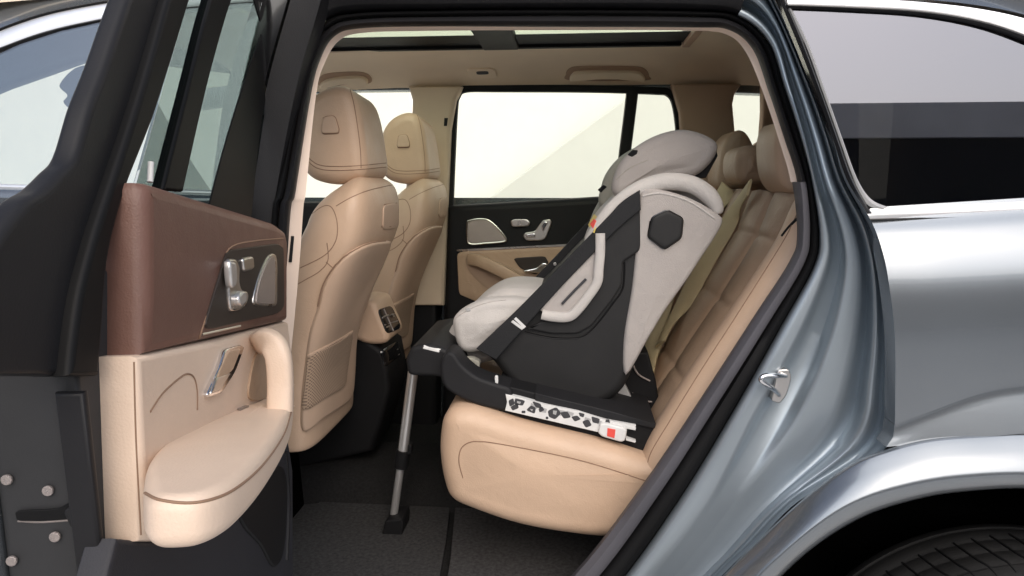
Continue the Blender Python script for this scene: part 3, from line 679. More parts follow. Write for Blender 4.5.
# ---- centre console with rear air vents
con = yprism('centre_console', [(250,352),(345,318),(358,320),(368,340),(384,352),(388,372),(390,390),(382,420),(372,452),(250,480)], 2.33, 2.60, BLK, car, r=.02, label='black centre console with tan air vent housing')
vh = yprism('vent_housing', sm2([(330,306),(352,300.5),(366,300.5),(375,304),(381,318),(388,334),(387,342),(378,345),(362,343),(340,330)], 5), 2.31, 2.52, TAN, con, r=.02)
def conface(px, py, Y=None): return hit(bvh([vh]), px, py)
vt = decal('air_vent', [vh], chamf([(377,310),(389,306),(392,308),(400,325),(399,329),(388,333.5),(385,331)], .25), BLKG, con, th=.003, r=.001)
if vt:
    sl = MB()
    for q in ([(382,318),(393.5,314)], [(384.5,325),(397,321)], [(383.5,309),(393,331)]):
        tree = bvh([vt, vh]); P = [hit(tree, *p) for p in q]
        if all(P): mk('slat', *tub([p[0]+p[1]*.002 for p in P], .0022, 6), SILVD, con)
    sl = MB()
    for q in ([(383,317),(387,315.5)], [(391,314),(393,317)], [(386,327.5),(390,326)]):
        P = [hit(bvh([vt, vh]), *p) for p in q]
        if all(P): mk('vent_tab', *tub([p[0]+p[1]*.005 for p in P], .003, 6), SILV, con)
tcn = [con]
cp = decal('climate_panel', tcn, chamf([(379,351),(397,341),(401,355),(384,367)], .15), BLKG, con, th=.004, r=.001)
for a, b in (((383,358),(398,349)), ((385,363),(399.5,354))):
    if cp: seam('panel_line', [cp], [a, b], SILVD, con, r=.0015, smooth=False)

# ---- rear bench
cush = yprism('bench_cushion', [(442,428),(445,415),(453,406.5),(466,404.5),(482,407.5),(527,422),(597,439),(642,453),(680,466),(668,490),(640,522),(612,533),(570,530),(520,521),(475,506),(453,495),(445,477),(441,450)], 1.735, 3.02, TAN, car, r=.05, puff=.012, smooth=5, seg=7, yref=1.785, label='tan leather rear bench cushion')
seam('stitching', [cush], [(463,478),(459,462),(461,449),(469,442.5),(480,441.5),(497,443.5),(535,450.5),(575,459),(610,469),(646,481)], SEAM, cush, r=.0016)
# backrest: sections along Y; profile line runs from top to bottom of the backrest front
top_p, bot_p = W(801, 196, 1.80), W(640, 478, 1.80)
prof_px = [(806,190),(797,204),(780,240),(757,276),(732,313),(705,352),(680,390),(656,428),(643,455),(639,474),(650,486)]
front = [W(x, y, 1.80) for x, y in sm2(prof_px, 4, False)]
ax = (top_p-bot_p).normalized(); nrm = V((-ax.z, 0, ax.x))   # points to the front/up
if nrm.x > 0: nrm = -nrm
def backcurve(off, Y): return [V((p.x, Y, p.z))+nrm*off for p in front]
bol = []
for Y, off in ((1.735,-.14),(1.735,-.06),(1.738,-.03),(1.75,-.012),(1.77,0),(1.80,.004),(1.835,0),(1.853,-.006),(1.862,-.016),(1.868,-.035),(1.872,-.06),(1.872,-.14)):
    bol.append(backcurve(off, Y))
backb = mk('bench_backrest', *loft(bol, closed=False, cap0=False), TAN, car, label='tan leather rear backrest with quilted panels', sharp=80)
pan = []
prng = [(1.868,-.09),(1.875,-.050),(1.885,-.036),(1.90,-.026),(2.0,-.010),(2.1,-.012),(2.125,-.022),(2.13,-.035),(2.135,-.022),(2.16,-.01),(2.26,-.002),(2.36,-.012),(2.375,-.03),(2.38,-.07)]
def quilt(curve, off):
    out = []
    N = len(curve)
    for i, p in enumerate(curve):
        t = i/(N-1); q = abs(math.sin(math.pi*t*5.0))
        out.append(p - nrm*(.005*(1-min(1, q*4))) - nrm*(.018*math.sin(math.pi*t)))
    return out
front_d = None
_f = front; front = [W(x, y, 1.80) for x, y in sm2(prof_px, 14, False)]
for Y, off in prng: pan.append(quilt(backcurve(off, Y), off))
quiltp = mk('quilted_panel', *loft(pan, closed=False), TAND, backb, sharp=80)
front = _f
far = []
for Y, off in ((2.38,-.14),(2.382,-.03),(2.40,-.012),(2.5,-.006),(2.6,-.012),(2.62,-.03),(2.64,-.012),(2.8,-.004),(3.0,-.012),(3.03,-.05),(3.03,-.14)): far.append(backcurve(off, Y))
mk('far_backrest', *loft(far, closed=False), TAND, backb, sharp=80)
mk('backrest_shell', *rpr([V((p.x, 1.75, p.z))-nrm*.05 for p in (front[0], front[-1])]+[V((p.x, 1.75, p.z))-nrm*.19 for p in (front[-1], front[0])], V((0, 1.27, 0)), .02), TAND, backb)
seam('stitching', [backb], [(797,214),(784,240),(761,277),(735,318),(700,372),(668,424),(650,455),(646,478)], SEAM, backb, r=.0014)
# headrests of the bench
for nm, px, y0, y1, lab in (('bench_headrest', [(777,152),(778,134),(784,121),(792,122),(801,138),(807,166),(809,186),(801,193),(789,191),(780,176)], 1.93, 2.17, 'rear headrest nearest the open door'),
                ('bench_headrest', [(737,172),(737,158),(741,149),(750,145),(760,147),(766,156),(769,172),(765,182),(750,184),(741,182)], 2.36, 2.60, 'low middle rear headrest'),
                ('bench_headrest', [(719,178),(721,158),(727,140),(738,130),(748,133),(756,150),(757,176),(750,188),(732,192),(722,188)], 2.72, 2.98, 'rear headrest on the far side')):
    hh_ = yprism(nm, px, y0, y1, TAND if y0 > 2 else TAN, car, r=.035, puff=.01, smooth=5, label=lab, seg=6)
    hh_['group'] = 'rear bench headrests'
seam('stitching', [bpy.data.objects['bench_headrest']], [(786,124),(787,150),(792,175),(795,190)], SEAM, car, label='stitched seam on the near rear headrest')
# seat belts hanging over the backrest
def belt(Ys, ts, w, m, name, lab, lift=.012, thick=.002):
    pts = []; 
    for Yv, t in zip(Ys, ts):
        i = t*(len(front)-1); k = int(min(i, len(front)-2)); p = front[k].lerp(front[k+1], i-k); pts.append(V((p.x, Yv, p.z))+nrm*lift)
    P = sm(pts, 6, False)
    return mk(name, *tub(P, w, 8, thick, nrm), m, car, label=lab)
tq = [quiltp, bpy.data.objects['far_backrest'], backb]
seam('seat_belt', tq, [(739,182),(728,199),(712,227),(692,266),(675,303),(662,336),(655,368),(652,400)], OLIVE, car, r=.046, r2=.008, lift=.03, nseg=8, relax=30, label='olive seat belt hanging down the backrest')
seam('seat_belt', tq, [(760,188),(747,205),(732,227),(712,260),(693,295),(677,328),(668,348)], OLIVE, car, r=.034, r2=.005, lift=.03, nseg=8, relax=30, label='second olive belt beside the child seat')
seam('belt_slot', [backb, bpy.data.objects['quilted_panel']], [(799,217),(790,226),(782,236)], BLK, backb, r=.004)

# ================================================================== REAR DOOR (swung open)
TH = math.radians(80)
dd = V((math.cos(TH), -math.sin(TH), 0)); dn = V((math.sin(TH), math.cos(TH), 0))
H = W(292, 300, 1.55); H.z = 0
def D(px, py, t=0): return WP(px, py, H+dn*t, dn)
def Ds(pts, t=0): return [D(x, y, t) for x, y in pts]
def L(s, z, t=0): p = H+dd*s+dn*t; p.z = z; return p
def sz(p): q = p-H; return q.dot(dd), p.z, q.dot(dn)
door = None
def dpr(name, pxs, t0, t1, m, parent, r=.01, r2=None, puff2=0, smooth=0, **k):   # outline drawn on plane t1, extruded back to t0
    P = Ds(sm2(pxs, smooth) if smooth else pxs, t1)
    return mk(name, *rpr(P, dn*(t0-t1), r, r2 if r2 is not None else .002, puff2, 0), m, parent, **k)
sE = .845                                            # s of the door's rear end
# carcass
s_of = lambda px, py: sz(D(px, py))
zt = D(128, 184).z; zf0 = D(286, 232).z
print('door', [tuple(round(v, 3) for v in s_of(*q)) for q in ((128,184),(286,232),(104,350),(146,538),(285,440),(195,0),(150,0))])
carc = [L(.0, .62, -.03), L(.25, .58, -.03), L(.55, .62, -.03), L(.70, .78, -.03), L(sE-.02, 1.0, -.03), L(sE, 1.10, -.03), L(sE, zt-.02, -.03), L(sE-.03, zt-.01, -.03), L(.4, zf0+.03, -.03), L(.0, zf0-.02, -.03)]
carcass = [L(0, .55, -.048), L(sE-.25, .55, -.048), L(sE-.05, .62, -.048), L(sE, .72, -.048), L(sE, zt-.10, -.048), L(.4, (zt+zf0)/2-.06, -.048), L(0, zf0-.03, -.048)]
door = mk('rear_door', *rpr(carcass, dn*-.102, .012), DOORGREY, car, label='open rear door with brown and cream leather inner trim')
# outer skin
skin = [L(-.02, .5, -.15), L(sE-.2, .5, -.15), L(sE+.01, .72, -.15), L(sE+.01, zt-.14, -.15), L(-.02, zf0-.04, -.15)]
mk('outer_skin', *rpr(skin, dn*-.05, .015), PAINT, door)
# upper brown trim
up = dpr('upper_trim', [(147,356),(147,300),(147,240),(147,205),(147,190),(149,183),(156,183.5),(200,198),(250,214),(277,223),(286,230),(288.5,242),(288.5,280),(288,321),(220,338)], -.062, 0, BROWN, door, r=.020)
swp = dpr('switch_panel', chamf([(227,254),(231,250),(278,243.5),(284,248),(284.5,312),(204,331)], .14), -.002, .004, DKBROWN, door, r=.002)
seam('stitching', [up], [(199,338),(207,314),(217,286),(224,258),(233,246),(255,241),(283,238.5)], SEAM, door, r=.0018)
dsp = dpr('speaker', sm2([(254,303),(257,285),(263,267),(269,256),(275,254),(277.5,262),(277.5,285),(277,304),(272,306),(262,306)], 4), .002, .007, SILV, door, r=.003)
dpr('grille', sm2([(257,302),(259,286),(264.5,269),(270,258.5),(274,257),(275.5,264),(275.5,284),(275,302),(271,304),(264,304)], 4), .004, .009, SILVD, dsp, r=.002)
dsw = dpr('seat_switch', sm2([(229,262),(233,259),(237,260),(240,268),(240,282),(243,290),(248,292),(248.5,300),(244,308),(236,311),(231.5,309),(229.5,290)], 4), .002, .010, SILV, door, r=.004)
dpr('lever', sm2([(231,263),(234,261.5),(237,264),(238,280),(236,287),(232.5,285)], 4), .008, .020, ALU, dsw, r=.005)
dpr('lever', sm2([(240,296),(244,291),(247.5,294),(247,302),(243,306),(240,303)], 4), .008, .020, ALU, dsw, r=.005)
dpr('memory_switch', chamf([(243.5,258),(254,256),(255,269),(245,272)], .25), .002, .010, SILV, door, r=.004)
seam('trim_line', [up], [(202,334.5),(240,326),(288,314.5)], SILV, door, r=.0022, smooth=False)
# lower cream trim
lo = dpr('lower_trim', [(138,356),(220,339),(288.5,321.5),(291,345),(291,400),(288,440),(270,470),(240,500),(205,528),(170,541),(144,541),(141,450)], -.052, -.002, CREAM, door, r=.012)
seam('end_seam', [lo], [(134,362),(136,440),(141,535)], SEAM, door, r=.001)
# armrest: outline of its top drawn on a gently sloping plane, extruded down
A, B = D(150, 452, 0), D(258, 402, 0)
an = (B-A).normalized().cross(dn).normalized(); an = an if an.z > 0 else -an
arm_px = [(144,488),(144.5,470),(149,456),(160,443),(176,428.5),(195,415),(215,407),(240,402),(262,398),(278,392),(290,384),(293,396),(289,416),(276,438),(258,460),(238,478),(220,488),(198,494.5),(172,497),(151,496)]
arm_pts = [WP(x, y, A, an) for x, y in sm2(arm_px, 5)]
arm = mk('armrest', *rpr([p for p in arm_pts], an*-.052, .016, .016, .004, 0, 7), CREAM, door)
seam('stitching', [arm], [(145,493),(160,500),(190,503),(216,498),(238,487),(262,466),(283,436),(291,412)], SEAM, door, r=.0016)
# pull handle loop at the front end of the armrest
ph = [(280,412),(280.5,385),(279,360),(275,348),(269,342),(263,341),(258,343)]
php = [D(x, y, t) for (x, y), t in zip(ph, (.066,.066,.064,.056,.04,.022,-.01))]
mk('pull_handle', *tub(sm(php, 6, False), .0225, 14, .018, dd), CREAM, door)
cupd = dpr('pull_cup', sm2([(250,398),(252,372),(257,354),(265,348),(270,356),(270,380),(266,398)], 4), -.004, .002, TAND, door, r=.001)  # flush patch; its darker tan puts the shade of the handle recess into colour
hd = dpr('inner_handle', chamf([(226,349),(241,344.5),(245,347),(236,372),(222,394),(209,397.5),(208,394),(220,368)], .22), -.004, .006, CHROME, door, r=.003)
dpr('handle_cup', chamf([(228,352),(240,348.5),(241,350),(233,371),(218,381),(218,376)], .2), .002, .0075, TAND, hd, r=.002)
dpr('handle_flap', chamf([(217,378),(232,372),(221,391),(211,394.5)], .2), .002, .009, SILV, hd, r=.003)
seam('stitching', [lo, up], [(150,412),(162,394),(177,380),(187,374),(194,378),(197,392),(197,410)], SEAM, door, r=.0015)
decal('speaker_badge', [arm], [(228,407.5),(238,405.5),(249,407),(240,411)], SILVD, door, th=.003, r=.001)
# lower map pocket panel, dark
dpr('lower_panel', [(118,538),(147,541),(170,541),(205,528),(240,500),(270,470),(288.5,441),(293,470),(294,700),(60,760)], -.05, -.014, BLUEGREY, door, r=.008)
dpr('door_pocket', sm2([(240,508),(256,486),(272,472),(282,466),(287,480),(287,520),(283,556),(274,566),(262,545),(246,527)], 4), -.02, -.008, BLK, door, r=.004)
seam('edge_seal', [bpy.data.objects['lower_panel'], door], [(285,452),(288,500),(286,560)], RUB, door, r=.006)
# end face hardware
te = [door]
mk('end_strip', *rpr([L(sE+.001, z, t) for z, t in ((1.08, -.032), (1.335, -.034), (1.335, -.066), (1.08, -.062))], dd*.014, .006), RUB, door, label='raised rubber strip on the door end')
def endp(px, py): return WP(px, py, L(sE+.001, 1, 0), dd)
for x, y in ((8,479),(49,490),(56,536),(13,560),(-28,520)):
    c = endp(x, y)
    mk('screw', *rpr([c+dn*math.cos(a)*.0065+V((0, 0, math.sin(a)*.0065)) for a in [k*math.pi/6 for k in range(12)]], dd*.004, .0012), SILVD, door)
mk('latch_slot', *rpr([endp(x, y) for x, y in chamf([(16,510),(60,508),(76,498),(80,503),(72,518),(40,520),(18,520)], .25)], dd*.003, .001), RUBB, door)
mk('latch', *rpr([endp(x, y) for x, y in chamf([(66,508),(82,500),(96,506),(92,526),(74,526)], .25)], dd*.008, .003), DGREY, door)
seam('slot_edge', te, [(18,521),(42,522),(70,520)], SILVD, door, r=.0014)
# door window frame: rear post, divider bar, glass, front post
def dbar(pxs, t0, t1, w, m, name, label=None, r=.006):
    l, rr = pxs
    Lp = sm2(l, 5, False); Rp = sm2(rr, 5, False)
    out = [D(x, y, t1) for x, y in Lp] + [D(x, y, t1) for x, y in reversed(Rp)]
    return mk(name, *rpr(out, dn*(t0-t1), r), m, door, label=label)
dbar(([(178,-30),(166,10),(152,60),(134,120),(111,190),(95,240),(80,300),(70,376)], [(200,-30),(188,10),(173,60),(154,120),(131,179),(120,213),(109,263),(103,340),(100,376)]), -.075, -.03, 0, RUBB, 'window_post', 'slanted black rear post of the door window', .008)
dbar(([(140,-30),(128,0),(118,29),(105,68),(90,108),(76,156),(62,173),(45,190),(22,207),(-15,264),(-45,376)], [(176,-30),(165,10),(151,60),(133,120),(112,190),(97,240),(84,300),(75,376)]), -.075, -.045, 0, RUB, 'post_seal', 'rubber seal along the rear window post', .01)
dbar(([(220,-30),(205,20),(188,90),(166,178),(164,190)], [(243,-30),(226,20),(207,90),(187,178),(184,192)]), -.075, -.055, 0, RUBB, 'divider_bar', 'black divider bar in the door window', .006)
dpr('front_post', sm2([(246,-30),(257,10),(262,32),(252,60),(239,100),(224,150),(210,204),(206,225)], 4, False)+sm2([(250,232),(262,120),(276,60),(288,0),(295,-30)], 4, False), -.0598, -.056, RUBB, door, r=.001)
mk('window_pane', *rpr(Ds([(196,-30),(135,190),(248,226),(286,-30)], -.06), dn*-.005, .001), GLD, door, smooth=False)
mk('lock_pin', *tub([D(151, 162, -.03), D(150, 182, -.03)], .004, 8), WHITEP, door)

# ================================================================== CHILD SEAT
base0 = W(545, 425, 2.1)
cs = thing('child_car_seat', 'light grey and black child car seat on a fixing base with a support leg', 'child seat', (0.0, 2.14, base0.z))
N0, N1 = 1.89, 2.33
shell = yprism('shell', sm2([(484,350),(500,330),(540,296),(580,255),(612,222),(640,190),(650,230),(650,300),(640,350),(632,374),(620,394),(600,406),(575,410),(548,408),(523,397),(506,379),(494,364)], 4), N0, N1, SHELL, cs, r=.03, puff=.004, label='black moulded lower shell', seg=6)
side = yprism('side_wing', sm2([(641,192),(662,190),(692,199),(718,214),(723,222),(715,238),(703,256),(686,282),(666,310),(649,338),(626,376),(624,340),(632,290),(637,240)], 4), N0-.012, N1, FABD, cs, r=.012, puff=.004, label='grey-beige padded side panel', seg=6)
pent = decal('side_badge', [side], chamf([(652,217),(667,210),(683,218.5),(681,238),(664,249.5),(647.5,237)], .2), SHELL, cs, th=.012, r=.006, label='black hexagon pad on the side panel')
seam('ring', [side], chamf([(652,217),(667,210),(683,218.5),(681,238),(664,249.5),(647.5,237)], .2)+[(650.4,221)], BLKG, pent, r=.003, smooth=False)
# white roll around the side wing
roll = [(588,268),(591,247),(600,228),(613,210),(630,195.5),(648,186),(668,181.5),(690,184),(706,193),(715,204),(718,214)]
rp = [W(x, y, N0+.015) for x, y in sm2(roll, 5, False)]
nr = len(rp)
rr_ = [.024*min(1, .45+.55*math.sqrt(min(1, (nr-1-i)/9))) for i in range(nr)]
mk('wing_roll', *tub(rp, rr_, 14), FAB, cs, label='white padded roll along the seat side')
# piping along the side panel
seam('piping', [side], [(643,196),(662,193.5),(690,202),(714,218)], FAB, cs, r=.003)
# inner liner: back and far wing
yprism('liner', sm2([(575,300),(582,262),(592,232),(610,205),(640,184),(690,182),(712,206),(690,250),(640,330),(600,345),(560,330)], 4), N0+.05, N1-.03, FAB, cs, r=.03, label='light inner padding', seg=6)
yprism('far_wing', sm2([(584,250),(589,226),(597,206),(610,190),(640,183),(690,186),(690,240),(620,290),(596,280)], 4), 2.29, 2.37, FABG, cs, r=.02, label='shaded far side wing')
# headrest: centre plus two wings
hw = [(613,192),(614,178),(622,161),(638,145.5),(658,134.5),(680,129),(699,131.5),(716,140),(719,150),(711,164),(696,176),(670,182),(640,190),(622,198)]
nw = yprism('headrest', sm2(hw, 4), 1.99, 2.06, FABD, cs, r=.03, r2=.02, puff=.012, label='padded headrest with side wings', seg=7)
yprism('headrest_back', sm2([(640,170),(650,145),(680,132),(700,134),(715,144),(708,166),(690,180),(655,186)], 4), 2.05, 2.28, FABD, nw, r=.02)
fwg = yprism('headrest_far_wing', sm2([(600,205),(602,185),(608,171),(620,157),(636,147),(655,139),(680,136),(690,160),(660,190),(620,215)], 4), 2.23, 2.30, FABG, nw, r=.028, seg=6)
decal('tag', [nw, fwg], chamf([(627.5,155),(633,150),(638,150.5),(637,154),(632,157)], .15), BLK, nw, th=.002)
decal('tag', [bpy.data.objects['far_wing'], fwg, nw], chamf([(598,190),(604,185),(607,187),(601,192.5)], .15), BLK, nw, th=.003)
yprism('headrest_bracket', [(688,172),(700,163),(716,148),(718,156),(706,178),(696,178)], 2.03, 2.25, BLK, cs, r=.004, label='black bracket behind the headrest')
seam('stitching', [nw], [(616,180),(630,168),(648,160)], FABG, nw, r=.001)
# seat cushion
cu1 = yprism('cushion', sm2([(452,328),(454,317),(466,308),(484,301),(505,299),(522,300),(545,306),(530,322),(500,345),(482,352),(466,353.5),(457,347)], 4), N0+.015, 1.99, FAB, cs, r=.025, puff=.012, label='light front cushion', seg=6)
yprism('cushion_middle', sm2([(458,330),(462,314),(474,303),(487,291),(503,281.5),(520,278.5),(545,281),(575,290),(590,310),(560,330),(500,345),(470,350)], 4), 2.00, 2.34, FAB, cu1, r=.045, puff=.006, seg=6, yref=2.24)
seam('stitching', [cu1, bpy.data.objects['cushion_middle']], [(456,318),(470,309),(488,302.5),(506,300)], FABD, cu1, r=.0015)
decal('clip', [cu1, bpy.data.objects['cushion_middle']], chamf([(465,309),(470,308),(471,311),(467,312)], .2), GREYP, cu1, th=.003)
# white L rim of the side opening
rim_px = [(604,236),(604,255),(602.5,272),(601,285),(592,299),(580,314),(571,319.5),(556,319),(546,317)]
rimo = mk('opening_rim', *tub([W(x-4, y-3, N0-.016) for x, y in sm2(rim_px, 5, False)], .014, 12, .02, V((0, 1, 0))), FAB, cs, label='white rim of the side opening')
yprism('opening_lining', sm2([(540,308),(560,286),(580,262),(592,250),(598,262),(596,280),(584,298),(568,313),(550,313)], 4), N0-.018, N0+.02, FABD, cs, r=.004, label='grey lining inside the side opening')
mk('slot', *tub([W(562, 304, N0-.02), W(574, 291, N0-.02), W(586, 279, N0-.02)], .004, 6), INK, rimo)
# upper shell cover with groove
cov = yprism('shell_cover', chamf([(640,205),(641,250),(623,262),(622,285),(612,301),(592,326),(578,334),(552,334),(526,329),(542,321),(565,319),(580,310),(599,284),(599,240),(612,226),(630,206)], .15), N0-.014, N0+.02, SHELL, cs, r=.006, label='raised black cover on the shell', sharp=20)
seam('groove', [shell, cov], [(525,331),(552,336.5),(579,336.5),(593,328),(613,303),(623,287),(624.5,262)], RUBB, shell, r=.003)
seam('edge_highlight', [shell, cov], [(525,333),(552,338.5),(579,338.5)], DGREY, shell, r=.0015)
# diagonal bars (impact straps)
def strap(lp, rp_, Yv, th, name, lab):
    Lq = sm2(lp, 6, False); Rq = sm2(rp_, 6, False)
    P = [W(x, y, Yv) for x, y in Lq]+[W(x, y, Yv) for x, y in reversed(Rq)]
    return mk(name, *rpr(P, V((0, th, 0)), .004), WEB, cs, label=lab)
s1 = strap([(640,190),(622,202),(606,219),(560,266),(520,307),(476,349)], [(641,210),(625,223),(611,236),(567,281),(529,323),(496,360)], N0-.026, .016, 'diagonal_strap', 'wide black diagonal strap on the near side')
s2 = strap([(590,220),(578,232),(556,256),(531,282)], [(600,222),(590,232),(570,253),(543,283)], N1-.01, .018, 'diagonal_strap', 'matching black strap on the far side')
seam('stitching', [s1], [(606,221),(613,236)], DGREY, s1, r=.001, smooth=False)
for k in range(2):
    decal('label_print', [s1], [(511+3*k,322-3*k),(513+3*k,320-3*k),(524+2*k,328-1.5*k),(522+2*k,330-1.5*k)], WHITEP, s1, th=.001, r=.0002)
rv = W(555, 264, N1-.012)
mk('rivet', *rpr([rv+V((math.cos(a)*.006, 0, math.sin(a)*.006)) for a in [k*math.pi/6 for k in range(12)]], V((0, -.004, 0)), .001), SILV, s2)
# warning sticker on the roll
trl = [bpy.data.objects['wing_roll'], bpy.data.objects['liner'], bpy.data.objects['far_wing']]
stk = decal('warning_sticker', trl, [(587.5,224),(594,214),(598.5,218),(594,233)], YEL, cs, th=.0015, r=.0003, label='small yellow and red warning sticker')
if stk: decal('sticker_print', trl+[stk], [(590,224),(594,219),(596.5,221),(593,229)], RED, stk, th=.001, r=.0003)
# base
bs = yprism('fixing_base', [(498,384),(540,394),(600,408),(656,424),(652,452),(642,455),(597,442),(527,425),(498,414)], 1.805, 2.34, BLK, cs, r=.006, label='black fixing base on the bench cushion')
headb = yprism('leg_head', chamf([(405,360),(411,347),(430,343.5),(447,350),(457,364),(462,376),(452,392),(441,377),(408,376)], .25), 1.84, 2.22, DGREY, cs, r=.012, label='black head block at the top of the support leg')
decal('head_label', [headb], [(424,345),(441,349),(439,352.5),(423,348.5)], WHITEP, headb, th=.001, r=.0003)
yprism('base_arm', sm2([(440,364),(446,353),(454,354),(463,366),(477,377),(496,384),(510,389),(512,401),(506,411),(492,409),(476,405),(456,396),(443,385)], 4), 1.79, 1.89, DGREY, cs, r=.010, label='side arm of the fixing base')
yprism('base_top', [(535,393),(560,399),(610,411),(656,424),(655,429),(600,417),(535,401)], 1.797, 2.3, DGREY, cs, r=.003)
pl = yprism('guide_plate', [(505.5,394.5),(520,398),(546,405),(578,411.5),(606,420.5),(636,425.5),(635,428.5),(627,429),(626,438),(597,432),(548,420.5),(505,410.5),(507,402)], 1.785, 1.81, WHITEP, cs, r=.001, label='white instruction plate with black pictograms')
for q in ((515,398,523,403),(531,403,538,408),(556,409,565,415),(567,411,574,415),(585,417,591,422),(541,407,547,412),(598,420,603,424)):
    mk('print_block', *rpr([W(x, y, 1.7848) for x, y in ((q[0],q[1]),(q[2],q[1]+2),(q[2]-1,q[3]+1),(q[0]-1,q[3]))], V((0, .003, 0)), .0002, seg=2), GREYP, pl)
pic = [((509,401),(513,399),(514,404),(510,406)), ((516,399),(524,401),(522,405),(515,404)), ((511,407),(517,404),(518,408),(513,410)),
       ((527,410),(531,406),(535,408),(534,413)), ((533,402),(540,404),(541,408),(536,407)), ((539,409),(542,407),(544,410),(540,412)),
       ((549,411),(556,408),(560,413),(555,418),(550,416)), ((561,413),(567,412),(570,417),(564,418)), ((572,417),(577,416),(580,419),(575,421)),
       ((583,422),(588,420),(591,425),(586,427)), ((592,417),(599,419),(598,423),(593,422)), ((606,420.5),(609,420),(610,424),(606,424)), ((579,413),(584,414),(583,417),(580,416)), ((522,411),(525,411),(525,413),(522,413)),((546,417),(548,417),(548,419),(546,419))]
for q in pic: mk('pictogram', *rpr([W(x, y, 1.7845) for x, y in chamf([((q[0][0]+q[2][0])/2+(a-(q[0][0]+q[2][0])/2)*1.25, (q[0][1]+q[2][1])/2+(b-(q[0][1]+q[2][1])/2)*1.25) for a, b in q], .22, 2)], V((0, .003, 0)), .0003, seg=2), INK, pl)
for q in (((553,410.5),(557,411),(556,415),(553,414)), ((517,401),(521,402),(520,404),(517,403)), ((530,409),(533,409.5),(532,411.5))):
    mk('pictogram', *rpr([W(x, y, 1.7835) for x, y in q], V((0, .002, 0)), .0002, seg=2), GREYP, pl)
bk = yprism('release_button', chamf([(600,424),(606,423.5),(624,428),(627,431),(625,441),(621,442.5),(602,437),(598,433)], .25), 1.772, 1.81, WHITEP, cs, r=.005, label='white release button with red mark')
decal('red_mark', [bk], [(607.5,428),(615.5,429.5),(614.5,438),(607,436)], RED, bk, th=.0015, r=.0004)
for q in (((626,426),(636,428),(635.5,430.5),(626,428.5)), ((626,438),(636,441.5),(635,443),(626,440.5))): mk('latch_arm', *rpr([W(x, y, 1.783) for x, y in q], V((0, .02, 0)), .001), WHITEP, cs)
yprism('rear_wedge', [(602,391),(621,377),(634,402),(632,409)], 1.99, 2.03, GREYP, cs, r=.003, label='grey wedge at the back of the base')
yprism('rear_support', [(618,376),(634,352),(648,352),(656,380),(660,405),(652,424),(636,412)], 2.04, 2.30, BLK, cs, r=.01, label='black rear support of the base')
for q in ([(632,362),(638,374),(650,381)], [(632,393),(641,400),(652,402)]): mk('rear_wire', *tub([W(x, y, 2.035) for x, y in sm2(q, 4, False)], .003, 6), SILVD, cs)
fl = yprism('base_lug', chamf([(456,359),(472,358),(480,362),(478,373),(462,372),(456,368)], .25), 1.90, 1.93, FABG, cs, r=.004, label='grey lug in front of the shell')
decal('lug_hole', [fl], chamf([(467,363),(472,362),(474,366),(469,368)], .3), BLK, fl, th=.002)
mk('indicator', *rpr(Ws(chamf([(494.5,376),(498,376),(498,385),(495,385)], .3), 1.80), V((0, .01, 0)), .002), WHITEP, cs, label='small white indicator on the base')
# support leg
l0, l1, l2 = W(413, 372, 2.08), W(402, 458, 2.08), W(392.5, 524, 2.08)
leg = mk('support_leg', *tub([l0, l1], .0168, 16), ALU, cs, label='telescopic metal support leg')
mk('inner_tube', *tub([l1+(l0-l1)*.1, l2], .0130, 16), ALU, leg)
dl = (l2-l0).normalized()
mk('clamp', *tub([W(403.5, 450, 2.08), W(401, 467, 2.08)], .0235, 16), BLK, leg)
mk('lock_button', *rpr(Ws(chamf([(408,444),(412,446),(411,455),(407,455)], .3), 2.06), V((0, .03, 0)), .004), BLK, leg)
mk('foot', *rpr([W(x, y, 2.03) for x, y in chamf([(385,521),(402,519),(403,524),(402,536),(381,537)], .15)], V((0, .10, 0)), .006), BLK, leg)

# ================================================================== FLOOR MATS
def mat_obj(px, z, m, label, name='floor_mat'):
    P = [WZ(x, y, z) for x, y in px]; c = sum(P, V((0, 0, 0)))/len(P)
    o = mk(name, *rpr(P, V((0, 0, -.012)), .004), m, None, loc=(c.x, c.y, z-.012))
    o['label'] = label; o['category'] = 'floor mat'; return o
mat_obj(chamf([(250,506),(318,503),(332,489),(452,491),(446,540),(428,640),(230,640)], .06), FZ+.016, CARPETL, 'dark grey fibre floor mat under the foot of the support leg')
mat_obj(chamf([(456,497),(640,500),(650,640),(436,640),(450,560)], .05), FZ+.016, CARPETR, 'dark grey carpet strip beneath the rear bench cushion')

# ================================================================== SURROUNDINGS
GROUND = mat('pale_concrete', (.52, .515, .50), .7, bump=.3, bscale=40, var=.12, vscale=1.3)
WALLM = mat('cream_render', (.84, .82, .74), .85, bump=.2, bscale=60, var=.02)
WALLG = mat('wall_shadow_tone', (.66, .66, .59), .85, bump=.2, bscale=60, var=.02)
DARKB = mat('dark_cladding', (.018, .018, .018), .6, var=.2, vscale=1)
GREYB = mat('grey_parapet', (.8, .78, .75), .8, var=.1, vscale=1)
g = mk('ground', *box(-150, 150, -150, 150, wcz-wr-.1, wcz-wr), GROUND, None, smooth=False); g['kind'] = 'structure'
WY = 7.0
w1 = mk('wall', *box(-14, 14, WY, WY+.3, wcz-wr, 7.5), WALLM, None, smooth=False, loc=(0, WY, 0))
w1['label'] = 'tall plain cream wall seen through the far windows'; w1['category'] = 'wall'
rw = [W(440, 260, WY-.8), W(478, 225, WY-.8), W(480, 206, WY-.8), W(600, 118, WY-.8), W(640, 92, WY-.8), W(800, -40, WY-.8), W(900, -40, WY-.8), W(900, 260, WY-.8)]
for p in rw: p.z = max(p.z, .0)
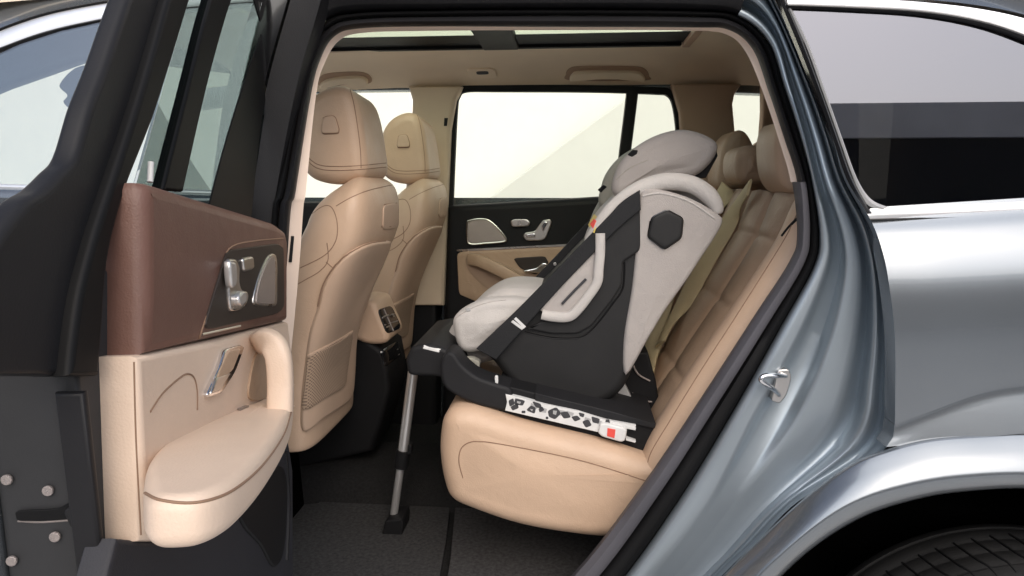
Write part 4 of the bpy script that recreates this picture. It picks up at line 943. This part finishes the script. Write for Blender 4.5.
rwz = [W(470, 212, WY-.8), W(520, 175, WY-.8), W(576, 134, WY-.8), W(640, 88, WY-.8), W(800, -30, WY-.8)]
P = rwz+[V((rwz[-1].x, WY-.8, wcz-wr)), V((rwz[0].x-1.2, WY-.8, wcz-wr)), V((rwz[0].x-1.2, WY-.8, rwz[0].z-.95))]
w2 = mk('shadow_wedge', *rpr(P, V((0, .5, 0)), .02), WALLG, None, loc=(rwz[2].x, WY-.55, 0))  # added wedge: its darker tone stands in for a diagonal shadow on the wall
w2['label'] = 'sloping grey-cream wedge standing in for the diagonal shadow on the cream wall'; w2['category'] = 'wall'
# unseen low dark building behind the viewer, sized for its reflection in the side window
bd = thing('building', 'low dark clad building with grey parapet behind the viewer, shaped for its reflection', 'building', (0, -9, 0))
mk('facade', *box(-70, 70, -9.6, -9, wcz-wr, 3.05), DARKB, bd, smooth=False)
mk('parapet', *box(-70.2, 70.2, -9.65, -8.9, 3.052, 3.62), GREYB, bd, smooth=False)

# ================================================================== LIGHT
def light():
    w = bpy.data.worlds.new('World'); S.world = w; w.use_nodes = True
    nt = w.node_tree; nt.nodes.clear()
    out = nt.nodes.new('ShaderNodeOutputWorld'); bg = nt.nodes.new('ShaderNodeBackground'); sk = nt.nodes.new('ShaderNodeTexSky')
    sk.sky_type = 'NISHITA'; sk.sun_disc = False
    el, az = math.radians(42), math.radians(166)       # azimuth measured clockwise from +Y
    sk.sun_elevation = el; sk.sun_rotation = az; sk.air_density = 1.0; sk.dust_density = 4.0; sk.ozone_density = .9
    bg.inputs[1].default_value = .15
    nt.links.new(sk.outputs[0], bg.inputs[0]); nt.links.new(bg.outputs[0], out.inputs[0])
    ld = bpy.data.lights.new('sun', 'SUN'); ld.energy = 2.6; ld.angle = math.radians(88); ld.color = (1, .985, .975)
    lo_ = bpy.data.objects.new('sun', ld); COL.objects.link(lo_)
    d = V((math.sin(az)*math.cos(el), math.cos(az)*math.cos(el), math.sin(el)))   # towards the sun
    lo_.rotation_euler = d.to_track_quat('Z', 'Y').to_euler(); lo_.location = d*30
light()
S.view_settings.view_transform = 'Standard'; S.view_settings.look = 'None'; S.view_settings.exposure = 0
S.render.engine = 'CYCLES'
try:
    S.cycles.max_bounces = 10; S.cycles.diffuse_bounces = 5; S.cycles.transparent_max_bounces = 12; S.cycles.use_denoising = True
except Exception: pass
